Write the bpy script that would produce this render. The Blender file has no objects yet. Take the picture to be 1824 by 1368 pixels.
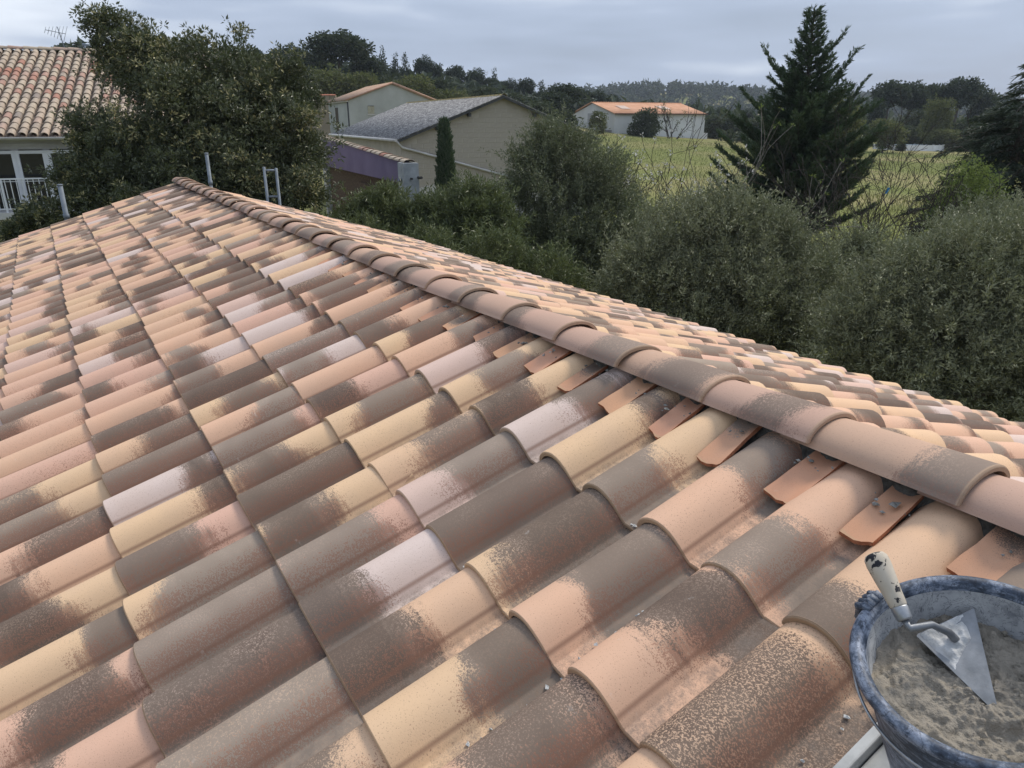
import bpy, bmesh, math, random
import numpy as np
from mathutils import Vector, Matrix, noise as mnoise

# ------------------------------------------------------------------ camera, sky, sun, exposure
scene = bpy.context.scene
COL = scene.collection
Z0 = 3.5                                   # height of the roof's reference tile corner above the ground
TH = 0.2985                                # roof pitch
TW, TE = 0.21, 0.3722                      # tile cover width, course exposure
U = Vector((math.cos(TH), 0, math.sin(TH)))
N = Vector((-math.sin(TH), 0, math.cos(TH)))

cam_d = bpy.data.cameras.new("camera")
cam = bpy.data.objects.new("camera", cam_d)
COL.objects.link(cam)
cam.location = (-0.3308, -1.0892, 4.592)
PITCH, YAW = 0.3499, 0.5635
cam.rotation_euler = (math.pi / 2 - PITCH, 0, -YAW)
cam_d.sensor_width = 36.0
cam_d.lens = 36.0 * 1274.4 / 1824.0
cam_d.clip_start, cam_d.clip_end = 0.05, 9000
scene.camera = cam

SUN_EL, SUN_AZ = math.radians(50), math.radians(82)     # azimuth clockwise from +Y
world = bpy.data.worlds.new("World")
scene.world = world
world.use_nodes = True


class NT:
    """tiny helper to write node trees"""
    def __init__(self, tree):
        self.t = tree
        tree.nodes.clear()

    def n(self, kind, ins=None, **props):
        nd = self.t.nodes.new(kind)
        for k, v in props.items():
            setattr(nd, k, v)
        if ins:
            for k, v in ins.items():
                self.put(nd.inputs[k], v)
        return nd

    def put(self, sock, v):
        if isinstance(v, bpy.types.NodeSocket):
            self.t.links.new(v, sock)
        elif isinstance(v, bpy.types.Node):
            self.t.links.new(v.outputs[0], sock)
        else:
            if sock.type == 'RGBA' and len(v) == 3:
                v = (*v, 1)
            sock.default_value = v

    def m(self, op, a, b=None, c=None, clamp=False):
        nd = self.n('ShaderNodeMath', operation=op, use_clamp=clamp)
        for i, v in enumerate((a, b, c)):
            if v is not None:
                self.put(nd.inputs[i], v)
        return nd.outputs[0]

    def mix(self, f, a, b, blend='MIX'):
        nd = self.n('ShaderNodeMix', data_type='RGBA', blend_type=blend)
        nd.clamp_factor = True
        self.put(nd.inputs[0], f)
        self.put(nd.inputs[6], a)
        self.put(nd.inputs[7], b)
        return nd.outputs[2]

    def noise(self, vec, scale, detail=3, rough=0.5, w=None, dims='3D', dist=0.0):
        nd = self.n('ShaderNodeTexNoise', noise_dimensions='4D' if w is not None else dims)
        if vec is not None:
            self.put(nd.inputs['Vector'], vec)
        if w is not None:
            self.put(nd.inputs['W'], w)
        nd.inputs['Scale'].default_value = scale
        nd.inputs['Detail'].default_value = detail
        nd.inputs['Roughness'].default_value = rough
        nd.inputs['Distortion'].default_value = dist
        return nd.outputs[0]

    def ramp(self, f, pts, interp='LINEAR'):
        nd = self.n('ShaderNodeValToRGB')
        cr = nd.color_ramp
        cr.interpolation = interp
        while len(cr.elements) < len(pts):
            cr.elements.new(0.5)
        for e, (p, c) in zip(cr.elements, pts):
            e.position = p
            e.color = (*c, 1) if not isinstance(c, (int, float)) else (c, c, c, 1)
        self.put(nd.inputs[0], f)
        return nd.outputs[0]

    def rng(self, v, a, b, c=0.0, d=1.0, kind='LINEAR'):
        nd = self.n('ShaderNodeMapRange', interpolation_type=kind)
        for k, x in (('Value', v), ('From Min', a), ('From Max', b), ('To Min', c), ('To Max', d)):
            self.put(nd.inputs[k], x)
        return nd.outputs[0]

    def scale_vec(self, v, s):
        nd = self.n('ShaderNodeVectorMath', operation='MULTIPLY')
        self.put(nd.inputs[0], v)
        nd.inputs[1].default_value = s
        return nd.outputs[0]


SKY_OFF = (-10.5, 1.8, -5.2)
# overcast sky: physical blue sky seen through broken grey cloud, brighter overhead as overcast skies are
w = NT(world.node_tree)
sky = w.n('ShaderNodeTexSky', sky_type='NISHITA', sun_disc=False, sun_elevation=SUN_EL, sun_rotation=SUN_AZ,
          air_density=1.2, dust_density=2.5, ozone_density=1.0)
tc = w.n('ShaderNodeTexCoord')
sep = w.n('ShaderNodeSeparateXYZ', {0: tc.outputs['Generated']})
up = w.m('MAXIMUM', sep.outputs[2], 0.0)
drift = w.n('ShaderNodeVectorMath', {0: tc.outputs['Generated'], 1: SKY_OFF}, operation='ADD').outputs[0]
streak = w.noise(w.scale_vec(drift, (1.0, 1.0, 7.0)), 2.3, 3, 0.55)
broad = w.noise(w.scale_vec(drift, (1.0, 1.0, 2.0)), 1.1, 1, 0.5)
cl = w.m('ADD', w.m('MULTIPLY', streak, 0.55), w.m('MULTIPLY', broad, 0.45))
cloud = w.ramp(cl, [(0.38, (0.27, 0.33, 0.455)), (0.50, (0.37, 0.435, 0.555)), (0.60, (0.66, 0.715, 0.80))])
zen = w.m('ADD', 1.0, w.m('MULTIPLY', up, 0.65))
cloud = w.n('ShaderNodeVectorMath', {0: cloud, 3: zen}, operation='SCALE').outputs[0]
blue = w.n('ShaderNodeVectorMath', {0: sky.outputs[0], 3: 0.09}, operation='SCALE').outputs[0]
cover = w.rng(cl, 0.30, 0.50, 0.72, 0.97)
bg = w.n('ShaderNodeBackground', {0: w.mix(cover, blue, cloud), 1: 1.0})
out = w.n('ShaderNodeOutputWorld', {0: bg})

sun_d = bpy.data.lights.new("sun", 'SUN')
sun_d.energy = 2.6
sun_d.angle = math.radians(15)
sun_d.color = (1.0, 0.93, 0.83)
sun = bpy.data.objects.new("sun", sun_d)
COL.objects.link(sun)
sd = Vector((math.sin(SUN_AZ) * math.cos(SUN_EL), math.cos(SUN_AZ) * math.cos(SUN_EL), math.sin(SUN_EL)))
sun.rotation_euler = sd.to_track_quat('Z', 'Y').to_euler()
sun.location = (0, 0, 30)

vs = scene.view_settings
vs.view_transform, vs.look, vs.exposure, vs.gamma = 'Standard', 'None', 0.3, 1.0
vs.use_curve_mapping = False
scene.cycles.max_bounces = 4
scene.cycles.diffuse_bounces = 2
scene.cycles.glossy_bounces = 2
scene.cycles.transmission_bounces = 3
scene.cycles.transparent_max_bounces = 4

random.seed(7)
RNG = np.random.default_rng(11)


# ------------------------------------------------------------------ object helpers
def tag(o, label=None, cat=None, group=None, kind=None):
    if label: o["label"] = label
    if cat: o["category"] = cat
    if group: o["group"] = group
    if kind: o["kind"] = kind
    return o


def thing(name, loc, label, cat, rz=0.0, group=None):
    o = bpy.data.objects.new(name, None)
    o.empty_display_size = 0.2
    COL.objects.link(o)
    o.location = loc
    o.rotation_euler = (0, 0, rz)
    return tag(o, label, cat, group)


def link(name, me, mat=None, parent=None, loc=None):
    o = bpy.data.objects.new(name, me)
    COL.objects.link(o)
    if mat is not None and not me.materials:
        me.materials.append(mat)
    if parent is not None:
        o.parent = parent
    if loc is not None:
        o.location = loc
    return o


class MB:
    """collects faces and links them as one mesh object"""
    def __init__(self):
        self.v, self.f, self.s = [], [], []

    def add(self, verts, faces, smooth=False):
        b = len(self.v)
        self.v += [tuple(p) for p in verts]
        self.f += [tuple(i + b for i in f) for f in faces]
        self.s += [smooth] * len(faces)
        return self

    def box(self, x0, x1, y0, y1, z0, z1):
        v = [(x, y, z) for z in (z0, z1) for y in (y0, y1) for x in (x0, x1)]
        return self.add(v, [(0, 2, 3, 1), (4, 5, 7, 6), (0, 1, 5, 4), (2, 6, 7, 3), (0, 4, 6, 2), (1, 3, 7, 5)])

    def tube(self, pts, radii, seg=8, cap=True, smooth=True):
        pts = [Vector(p) for p in pts]
        if isinstance(radii, (int, float)):
            radii = [radii] * len(pts)
        vs_, ring = [], []
        ref = Vector((0.3, 0.2, 1)).normalized()
        for i, p in enumerate(pts):
            d = (pts[min(i + 1, len(pts) - 1)] - pts[max(i - 1, 0)]).normalized()
            a = d.cross(ref)
            if a.length < 1e-3:
                a = d.cross(Vector((1, 0, 0)))
            a.normalize()
            b = d.cross(a)
            for k in range(seg):
                t = 2 * math.pi * k / seg
                vs_.append(p + (a * math.cos(t) + b * math.sin(t)) * radii[i])
        fs = []
        for i in range(len(pts) - 1):
            for k in range(seg):
                k2 = (k + 1) % seg
                fs.append((i * seg + k, i * seg + k2, (i + 1) * seg + k2, (i + 1) * seg + k))
        self.add(vs_, fs, smooth)
        if cap:
            n0 = len(pts) - 1
            b = len(self.v) - len(vs_)
            self.f.append(tuple(b + k for k in range(seg - 1, -1, -1)))
            self.f.append(tuple(b + n0 * seg + k for k in range(seg)))
            self.s += [False, False]
        return self

    def lathe(self, prof, seg=48, smooth=True, close=False):
        vs_ = [(r * math.cos(2 * math.pi * k / seg), r * math.sin(2 * math.pi * k / seg), z) for r, z in prof for k in range(seg)]
        fs = []
        m_ = len(prof)
        for i in range(m_ - 1):
            for k in range(seg):
                k2 = (k + 1) % seg
                fs.append((i * seg + k, i * seg + k2, (i + 1) * seg + k2, (i + 1) * seg + k))
        self.add(vs_, fs, smooth)
        return self

    def mesh(self, name):
        me = bpy.data.meshes.new(name)
        me.from_pydata(self.v, [], self.f)
        me.polygons.foreach_set('use_smooth', self.s)
        me.update()
        return me

    def build(self, name, mat, parent=None, loc=None):
        return link(name, self.mesh(name), mat, parent, loc)


def grid_mesh(name, V, nx, ny, smooth=True):
    """V: (nx*ny,3) array, row-major over nx"""
    me = bpy.data.meshes.new(name)
    i, j = np.meshgrid(np.arange(nx - 1), np.arange(ny - 1), indexing='ij')
    a = (i * ny + j).ravel()
    F = np.stack([a, a + ny, a + ny + 1, a + 1], 1)
    raw_mesh(me, V, F, smooth)
    return me


def raw_mesh(me, V, F, smooth=False):
    V = np.ascontiguousarray(V, dtype=np.float32)
    F = np.ascontiguousarray(F, dtype=np.int32)
    me.vertices.add(len(V))
    me.vertices.foreach_set('co', V.ravel())
    me.loops.add(F.size)
    me.loops.foreach_set('vertex_index', F.ravel())
    me.polygons.add(len(F))
    me.polygons.foreach_set('loop_start', np.arange(0, F.size, F.shape[1], dtype=np.int32))
    me.polygons.foreach_set('use_smooth', np.full(len(F), smooth))
    me.update(calc_edges=True)


# ------------------------------------------------------------------ materials
def mat(name):
    m_ = bpy.data.materials.new(name)
    m_.use_nodes = True
    return m_, NT(m_.node_tree)


def finish(t, color, rough=0.85, bump=None, bump_s=0.3, bump_d=0.01, metal=0.0, spec=0.3, **extra):
    ins = {'Base Color': color, 'Roughness': rough, 'Metallic': metal, 'Specular IOR Level': spec}
    ins.update(extra)
    p = t.n('ShaderNodeBsdfPrincipled', ins)
    if bump is not None:
        b = t.n('ShaderNodeBump', {'Strength': bump_s, 'Distance': bump_d, 'Height': bump})
        t.put(p.inputs['Normal'], b.outputs[0])
    t.n('ShaderNodeOutputMaterial', {0: p})
    return p


def simple(name, c1, c2, scale=4.0, rough=0.85, bump=0.0, metal=0.0, spec=0.3, coord='Object', detail=5, lo=0.35, hi=0.65):
    m_, t = mat(name)
    tc_ = t.n('ShaderNodeTexCoord')
    nz = t.noise(tc_.outputs[coord], scale, detail, 0.6)
    c = t.ramp(nz, [(lo, c1), (hi, c2)])
    finish(t, c, rough, nz if bump else None, bump, 0.01, metal, spec)
    return m_


def tile_mat(name, atype, warm=0.0, dull=0.0):
    """flashed clay tile: pale clay body, sprayed grey-brown smoke patch with a speckled edge.
    atype OBJECT reads the tile object's own numbers, GEOMETRY reads them from the mesh."""
    m_, t = mat(name)

    def att(n_):
        return t.n('ShaderNodeAttribute', attribute_type=atype, attribute_name=n_).outputs['Fac']
    tone, pos, wid, amt, seed = (att(k) for k in ('tone', 'smoke_pos', 'smoke_wid', 'smoke_amt', 'seed'))
    uvn = t.n('ShaderNodeUVMap', uv_map='tile')
    uv = uvn.outputs[0]
    s = t.n('ShaderNodeSeparateXYZ', {0: uv})
    u_, v_ = s.outputs[0], s.outputs[1]        # u along the slope in tile lengths, v across
    body = t.ramp(t.m('DIVIDE', tone, 4.0), [(0.0, (0.655, 0.450, 0.275)), (0.25, (0.64, 0.400, 0.270)), (0.5, (0.605, 0.372, 0.278)),
                                             (0.75, (0.60, 0.485, 0.43)), (1.0, (0.50, 0.42, 0.36))])
    if warm:
        body = t.mix(warm, body, (0.50, 0.205, 0.105))
    nv = t.n('ShaderNodeCombineXYZ', {0: u_, 1: t.m('MULTIPLY', v_, 0.55), 2: t.m('MULTIPLY', seed, 53.0)}).outputs[0]
    soft = t.noise(nv, 3.1, 2, 0.5)
    grain = t.noise(nv, 88.0, 1, 0.6)
    fine = t.noise(nv, 190.0, 0, 0.5)
    blot = t.noise(nv, 9.0, 4, 0.7)
    body = t.mix(t.rng(soft, 0.3, 0.7, 0.0, 0.25), body, (0.50, 0.36, 0.27))
    # smoke patch
    side = t.m('MULTIPLY', t.m('SUBTRACT', v_, 0.45), t.rng(seed, 0, 1, -0.9, 0.9))
    strk = t.noise(t.n('ShaderNodeCombineXYZ', {0: t.m('MULTIPLY', u_, 34.0), 1: t.m('MULTIPLY', v_, 2.6), 2: t.m('MULTIPLY', seed, 31.0)}).outputs[0], 1.0, 2, 0.6)   # runs down the flanks
    uu = t.m('ADD', t.m('ADD', u_, t.m('MULTIPLY', t.m('SUBTRACT', strk, 0.5), 0.17)), t.m('ADD', t.m('MULTIPLY', side, 0.35), t.m('MULTIPLY', t.m('SUBTRACT', soft, 0.5), 0.42)))
    d = t.m('ABSOLUTE', t.m('SUBTRACT', uu, pos))
    mask = t.m('MULTIPLY', t.rng(d, t.m('ADD', wid, 0.12), t.m('SUBTRACT', wid, 0.34), 0, 1, 'SMOOTHSTEP'), amt)
    spk = t.m('ADD', t.m('MULTIPLY', grain, 0.55), t.m('MULTIPLY', fine, 0.45))
    speck = t.rng(t.m('SUBTRACT', t.m('MULTIPLY', mask, 0.86), t.m('SUBTRACT', spk, 0.05)), -0.10, 0.12, 0, 0.96)
    kind = t.m('FRACT', t.m('MULTIPLY', seed, 7.31))         # each firing its own grey
    dk = t.ramp(kind, [(0.0, (0.120, 0.085, 0.067)), (0.35, (0.162, 0.123, 0.097)), (0.7, (0.220, 0.173, 0.137)), (1.0, (0.31, 0.253, 0.202))])
    smoke = t.mix(t.rng(soft, 0.35, 0.65, 0, 0.5), dk, (0.235, 0.185, 0.145))
    smoke = t.mix(t.rng(t.m('ADD', mask, t.m('MULTIPLY', soft, 0.5)), 1.0, 1.4, 0, t.rng(kind, 0.2, 0.8, 0.9, 0.1)), smoke, (0.072, 0.053, 0.044))
    smoke = t.mix(t.m('MULTIPLY', t.rng(spk, 0.50, 0.64, 0, 0.75), t.rng(t.m('ADD', mask, soft), 1.5, 1.05, 0.12, 1.0)), smoke, (0.47, 0.36, 0.28))
    col = t.mix(speck, body, smoke)
    # rust-red flecks where the smoke thins out low on the flank
    mid = t.m('MULTIPLY', t.m('MULTIPLY', mask, t.m('SUBTRACT', 1.25, mask)), 1.9)
    flank = t.m('MULTIPLY', t.rng(v_, 0.36, 0.60, 0, 1, 'SMOOTHSTEP'), t.rng(v_, 0.86, 0.66, 0, 1, 'SMOOTHSTEP'))
    fle = t.rng(t.m('ADD', t.m('MULTIPLY', t.m('MULTIPLY', mid, flank), 0.40), spk), 0.67, 0.76, 0, 0.62)
    col = t.mix(fle, col, (0.23, 0.105, 0.07))
    # dust line lodged along the crease between barrel and pan, dirt in the pan; both darkened further to paint in shade
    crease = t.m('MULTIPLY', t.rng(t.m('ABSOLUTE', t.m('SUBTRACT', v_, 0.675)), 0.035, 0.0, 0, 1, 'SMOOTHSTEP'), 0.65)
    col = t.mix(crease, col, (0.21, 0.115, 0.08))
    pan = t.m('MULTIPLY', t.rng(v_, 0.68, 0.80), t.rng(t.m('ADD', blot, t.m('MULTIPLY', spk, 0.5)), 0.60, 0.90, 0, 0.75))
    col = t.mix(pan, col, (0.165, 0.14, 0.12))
    col = t.mix(t.rng(fine, 0.70, 0.78, 0, 0.5), col, (0.26, 0.165, 0.115))          # pores
    pale = t.rng(blot, 0.68, 0.80, 0, 0.4)
    col = t.mix(pale, col, (0.60, 0.56, 0.51))
    col = t.mix(t.rng(u_, 0.014, 0.004, 0, 0.65), col, (0.50, 0.335, 0.205))      # bare clay on the rounded front lip
    if dull:
        col = t.mix(dull, col, (0.25, 0.195, 0.16))
    p = finish(t, col, 0.92, spk, 0.3, 0.0012, 0, 0.12)
    return m_


M = {}
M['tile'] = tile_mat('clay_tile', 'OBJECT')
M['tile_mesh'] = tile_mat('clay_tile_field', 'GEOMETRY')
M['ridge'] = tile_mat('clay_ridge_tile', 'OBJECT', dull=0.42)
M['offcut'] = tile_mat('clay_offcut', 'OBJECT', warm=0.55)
M['broken_clay'] = simple('broken_clay', (0.30, 0.11, 0.055), (0.46, 0.20, 0.11), 60, 0.95, 0.5)
M['mortar'] = simple('mortar', (0.05, 0.046, 0.039), (0.19, 0.18, 0.155), 45, 0.95, 0.9, lo=0.3, hi=0.7)
M['crumb'] = simple('mortar_crumb', (0.34, 0.345, 0.335), (0.60, 0.605, 0.59), 90, 0.95, 0.5)
M['clot'] = simple('mortar_clot', (0.12, 0.115, 0.10), (0.32, 0.315, 0.29), 60, 0.95, 0.6)
M['deck'] = simple('roof_deck', (0.05, 0.045, 0.04), (0.08, 0.07, 0.06), 8)
M['render'] = simple('cream_render', (0.50, 0.43, 0.34), (0.58, 0.50, 0.40), 2.0, 0.9, 0.2)


def foliage(name, dark, light, tip=None, tip_from=0.9, rough=0.5, trans=0.25, spec=0.35):
    m_, t = mat(name)
    a = t.n('ShaderNodeAttribute', attribute_name='tint').outputs['Fac']
    pts = [(0.0, dark), (min(tip_from, 0.98) - 0.02, light)]
    if tip:
        pts.append((tip_from, tip))
    c = t.ramp(a, pts)
    back = t.n('ShaderNodeNewGeometry').outputs['Backfacing']
    c2 = t.mix(t.m('MULTIPLY', back, 0.35), c, (0.22, 0.25, 0.19))
    p = t.n('ShaderNodeBsdfPrincipled', {'Base Color': c2, 'Roughness': rough, 'Specular IOR Level': spec})
    tr = t.n('ShaderNodeBsdfTranslucent', {0: t.mix(0.5, c, (0.16, 0.22, 0.05))})
    mx = t.n('ShaderNodeMixShader', {0: trans, 1: p, 2: tr})
    t.n('ShaderNodeOutputMaterial', {0: mx})
    return m_


M['bark'] = simple('bark', (0.05, 0.04, 0.032), (0.13, 0.11, 0.09), 18, 0.95, 0.6)
M['pale_bark'] = simple('pale_bark', (0.12, 0.105, 0.09), (0.22, 0.20, 0.17), 18, 0.95, 0.4)
M['twig'] = simple('twig', (0.028, 0.022, 0.019), (0.062, 0.05, 0.043), 14, 0.95, 0.3)


# ------------------------------------------------------------------ foliage builder
def leaf_mesh(name, pos, axis, nrm, L, W, tint):
    pos, axis, nrm = (np.asarray(a, dtype=np.float32) for a in (pos, axis, nrm))
    axis = axis / (np.linalg.norm(axis, axis=1, keepdims=True) + 1e-9)
    side = np.cross(axis, nrm)
    side /= np.linalg.norm(side, axis=1, keepdims=True) + 1e-9
    nn = np.cross(side, axis)
    L = np.asarray(L, dtype=np.float32)[:, None]
    W = np.asarray(W, dtype=np.float32)[:, None]
    v0 = pos
    v1 = pos + axis * L * 0.45 + side * W * 0.5 + nn * W * 0.18
    v2 = pos + axis * L - nn * L * 0.10
    v3 = pos + axis * L * 0.45 - side * W * 0.5 + nn * W * 0.18
    V = np.stack([v0, v1, v2, v3], 1).reshape(-1, 3)
    F = np.arange(len(V), dtype=np.int32).reshape(-1, 4)
    me = bpy.data.meshes.new(name)
    raw_mesh(me, V, F, False)
    at = me.attributes.new('tint', 'FLOAT', 'FACE')
    at.data.foreach_set('value', np.asarray(tint, dtype=np.float32))
    return me


def unit(n_):
    v = RNG.normal(size=(n_, 3))
    return v / np.linalg.norm(v, axis=1, keepdims=True)


def blob_points(blobs, n_, inner=0.25, lump=0.18, squash=1.0):
    """points near the surface of a union of blobs; returns points and outward directions"""
    B = np.asarray(blobs, dtype=float)
    c, r = B[:, :3], B[:, 3]
    rz = B[:, 4] if B.shape[1] > 4 else r * squash
    wgt = r * r
    pts, dirs = [], []
    have = 0
    ph = RNG.uniform(0, 6.28, (len(B), 6))
    while have < n_:
        k = RNG.choice(len(B), n_, p=wgt / wgt.sum())
        d = unit(n_)
        lum = 1 + lump * (np.sin(5 * d[:, 0] + ph[k, 0]) * np.sin(5 * d[:, 1] + ph[k, 1]) + 0.6 * np.sin(9 * d[:, 2] + 7 * d[:, 0] + ph[k, 2]))
        deep = RNG.random(n_) < inner
        rad = np.where(deep, RNG.uniform(0.45, 0.85, n_), 1 - np.abs(RNG.normal(0, 0.09, n_))) * lum
        p = c[k] + d * rad[:, None] * np.stack([r[k], r[k], rz[k]], 1)
        keep = np.ones(n_, bool)
        for j in range(len(B)):
            q = (p - c[j]) / np.array([r[j], r[j], rz[j]])
            keep &= ~((np.linalg.norm(q, axis=1) < 0.66) & (k != j) & ~deep)
        pts.append(p[keep]); dirs.append(d[keep])
        have += keep.sum()
    return np.concatenate(pts)[:n_], np.concatenate(dirs)[:n_]


def sprigs(name, centers, dirs, per, spread, L, W, mat_, parent, mode='rosette', tintf=None, upb=0.3, clump_tint=0.5, ratio_var=0.25, ctint=None):
    """leaves gathered in sprigs at the given centres"""
    n_ = len(centers)
    dirs = dirs + np.array([0, 0, upb]) + RNG.normal(0, 0.35, (n_, 3))
    dirs /= np.linalg.norm(dirs, axis=1, keepdims=True)
    c = np.repeat(centers, per, 0)
    d = np.repeat(dirs, per, 0)
    m_ = n_ * per
    rnd = unit(m_)
    if mode == 'rosette':
        ax = d * 0.55 + rnd
        pos = c + rnd * spread * 0.25
    elif mode == 'twig':
        t = RNG.random(m_)[:, None]
        pos = c + d * (t - 0.3) * spread + rnd * spread * 0.06
        ax = d * 0.9 + rnd * 0.9
    elif mode == 'plume':
        t = RNG.random(m_)[:, None]
        pos = c + d * (t - 0.2) * spread + rnd * spread * 0.12
        ax = d * 1.5 + rnd * 0.6
    else:
        pos = c + rnd * spread * RNG.random(m_)[:, None] ** 0.5
        ax = rnd + d * 0.5
    nrm = d * 0.6 + unit(m_) * 0.8 + np.array([0, 0, 0.5])
    ct = np.repeat(RNG.random(n_) if ctint is None else ctint, per)
    tint = np.clip(clump_tint * ct + (1 - clump_tint) * RNG.random(m_), 0, 1)
    if tintf is not None:
        tint = tintf(tint, ct, m_)
    LL = L * RNG.uniform(1 - ratio_var, 1 + ratio_var, m_)
    WW = W * RNG.uniform(1 - ratio_var, 1 + ratio_var, m_)
    me = leaf_mesh(name, pos, ax, nrm, LL, WW, tint)
    return link(name, me, mat_, parent)


def limb(mb, a, b, r0, r1, bend=0.12, seg=6, n_=5):
    a, b = Vector(a), Vector(b)
    off = Vector(unit(1)[0]) * (b - a).length * bend
    pts = [a.lerp(b, i / (n_ - 1)) + off * math.sin(math.pi * i / (n_ - 1)) for i in range(n_)]
    mb.tube(pts, [r0 + (r1 - r0) * i / (n_ - 1) for i in range(n_)], seg)


def tree(name, base, blobs, label, cat, leafm, count, per, spread, L, W, mode, bark='bark', tr=0.12, inner=0.25, lump=0.18,
         group=None, tintf=None, upb=0.3, limbs=True, fork=0.45, clump=None, shoots=0.0):
    """blobs are given in world coordinates; parts are made relative to the base"""
    t = thing(name, base, label, cat, group=group)
    sh_ = clump[1] * 0.75 if clump else 0.05
    B = [(b[0] - base[0], b[1] - base[1], b[2] - base[2] - sh_ * .35, max(.15, b[3] - sh_)) for b in blobs]
    mb = MB()
    cen = np.mean([b[:3] for b in B], 0)
    top = Vector((cen[0] * 0.6, cen[1] * 0.6, max(0.5, cen[2] * fork)))
    mb.tube([(0, 0, -0.2), (top.x * 0.3, top.y * 0.3, top.z * 0.5), top], [tr * 1.25, tr, tr * 0.85], 9)
    for b in B:
        limb(mb, top, (b[0], b[1], b[2] + 0.1 * b[3]), tr * 0.55, tr * 0.12)
    mb.build('trunk', M[bark], t)
    ctint = None
    if clump:
        nc, cr = clump                       # leafy branch ends: many clusters with dark gaps between them
        pc, dc = blob_points(B, nc, 0.0, lump)
        k_ = RNG.integers(0, nc, count)
        sz = RNG.uniform(.6, 1.35, nc)[k_][:, None]
        off = RNG.normal(0, 1, (count, 3)) * cr * sz * np.array([1, 1, .8])
        p = pc[k_] + off
        d = dc[k_] + off / (cr * 2.0) + np.array([0, 0, .3])
        pi, di = blob_points(B, count // 3, 1.0, lump)
        ctint = np.concatenate([np.clip(RNG.random(nc)[k_] * .5 + RNG.random(count) * .5, 0, 1), RNG.random(len(pi)) * .4])  # inner leaves tinted darker: shade inside the crown put into their colour
        p, d = np.concatenate([p, pi]), np.concatenate([d, di])
        if shoots:                                  # young shoots standing clear of the outline
            ps, ds = blob_points(B, nc, 0.0, lump)
            up_ok = ds[:, 2] > .1
            ps, ds = ps[up_ok], ds[up_ok]
            dd = ds * .5 + np.array([0, 0, .9]) + RNG.normal(0, .25, ds.shape)
            sh = np.concatenate([ps + dd * (k2 + RNG.random((len(ps), 1))) * cr * shoots for k2 in range(3)])
            p, d = np.concatenate([p, sh]), np.concatenate([d, np.tile(dd * 2, (3, 1))])
            ctint = np.concatenate([ctint, RNG.uniform(.5, 1, len(sh))])
    else:
        p, d = blob_points(B, count, inner, lump)
    sprigs('crown', p, d, per, spread, L, W, leafm, t, mode, tintf, upb, .62, .25, ctint)
    return t


# ------------------------------------------------------------------ terrain
def height(x, y):
    x = np.asarray(x, float); y = np.asarray(y, float)
    h = 9.0 * np.exp(-((x - 25) ** 2 + (y - 150) ** 2) / (2 * 45.0 ** 2))
    h += 17.0 * np.exp(-((x - 20) ** 2 + (y - 330) ** 2) / (2 * 110.0 ** 2))
    h += 21.0 * np.exp(-((x - 450) ** 2 + (y - 490) ** 2) / (2 * 75.0 ** 2))
    h += 18.0 * np.exp(-((x - 600) ** 2 + (y - 400) ** 2) / (2 * 95.0 ** 2))
    h += 14.0 * np.exp(-((x - 300) ** 2 + (y - 620) ** 2) / (2 * 140.0 ** 2))
    h += 12.0 * np.exp(-((x - 760) ** 2 + (y - 230) ** 2) / (2 * 120.0 ** 2))
    return h


def hz(x, y):
    return float(height(x, y))


a = np.concatenate([-np.geomspace(3000, 40, 22), np.linspace(-36, 150, 62), np.geomspace(156, 900, 46), np.geomspace(960, 4000, 9)])
gx, gy = np.meshgrid(a, a, indexing='ij')
V = np.stack([gx.ravel(), gy.ravel(), height(gx.ravel(), gy.ravel())], 1)
gm, t = mat('meadow')
g = t.n('ShaderNodeNewGeometry').outputs['Position']
n1 = t.noise(g, 0.06, 5, 0.6)
n2 = t.noise(g, 1.3, 5, 0.7)
n3 = t.noise(t.scale_vec(g, (1, 1, 0.2)), 0.022, 3, 0.5)
grass = t.mix(n2, (0.095, 0.112, 0.027), (0.19, 0.20, 0.065))
dry = t.mix(n2, (0.16, 0.145, 0.06), (0.29, 0.25, 0.12))
c = t.mix(t.rng(t.m('ADD', t.m('MULTIPLY', n1, 0.6), t.m('MULTIPLY', n3, 0.5)), 0.50, 0.62), grass, dry)
c = t.mix(t.rng(t.noise(g, 0.35, 5, 0.7), 0.60, 0.72, 0, 0.7), c, (0.10, 0.075, 0.045))
finish(t, c, 0.95, n2, 0.6, 0.1, 0, 0.1)
ground = link('ground', grid_mesh('ground', V, len(a), len(a)), gm)
tag(ground, 'green and straw coloured meadow ground behind the gardens', 'ground', kind='structure')

# ------------------------------------------------------------------ the house whose roof fills the foreground
XR = 1.20                                   # ridge line
R_MIN, R_MAX = -6, 2                        # courses on the near slope
C_MIN, C_MAX = -46, 10                      # columns, C_MIN at the far gable
Y_FAR, Y_NEAR = 9.86, -2.33
house = thing('house', (0, 0, 0), 'house under a new roof of mottled peach and grey clay tiles, filling the foreground', 'house')

PROF = [(.026, -.046), (.020, -.032), (.012, -.021), (-.004, -.006), (-.021, .004), (-.040, .011), (-.058, .0135), (-.076, .011), (-.093, .003),
        (-.108, -.010), (-.120, -.025), (-.129, -.039), (-.136, -.050), (-.1415, -.0565), (-.145, -.0605), (-.150, -.0585), (-.168, -.0595), (-.188, -.0590),
        (-.202, -.056), (-.213, -.053)]
T_LEN, T_THK, T_DROP = 0.455, 0.013, 0.046


def offset_profile(prof, thk):
    outp = []
    for i, (y, h) in enumerate(prof):
        a_ = prof[max(i - 1, 0)]
        b_ = prof[min(i + 1, len(prof) - 1)]
        dy, dh = b_[0] - a_[0], b_[1] - a_[1]
        l_ = math.hypot(dy, dh)
        nx, nh = -dh / l_, dy / l_           # pointing down/inwards for a profile that runs towards -y
        if nh > 0: nx, nh = -nx, -nh
        outp.append((y + nx * thk, h + nh * thk))
    return outp


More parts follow.
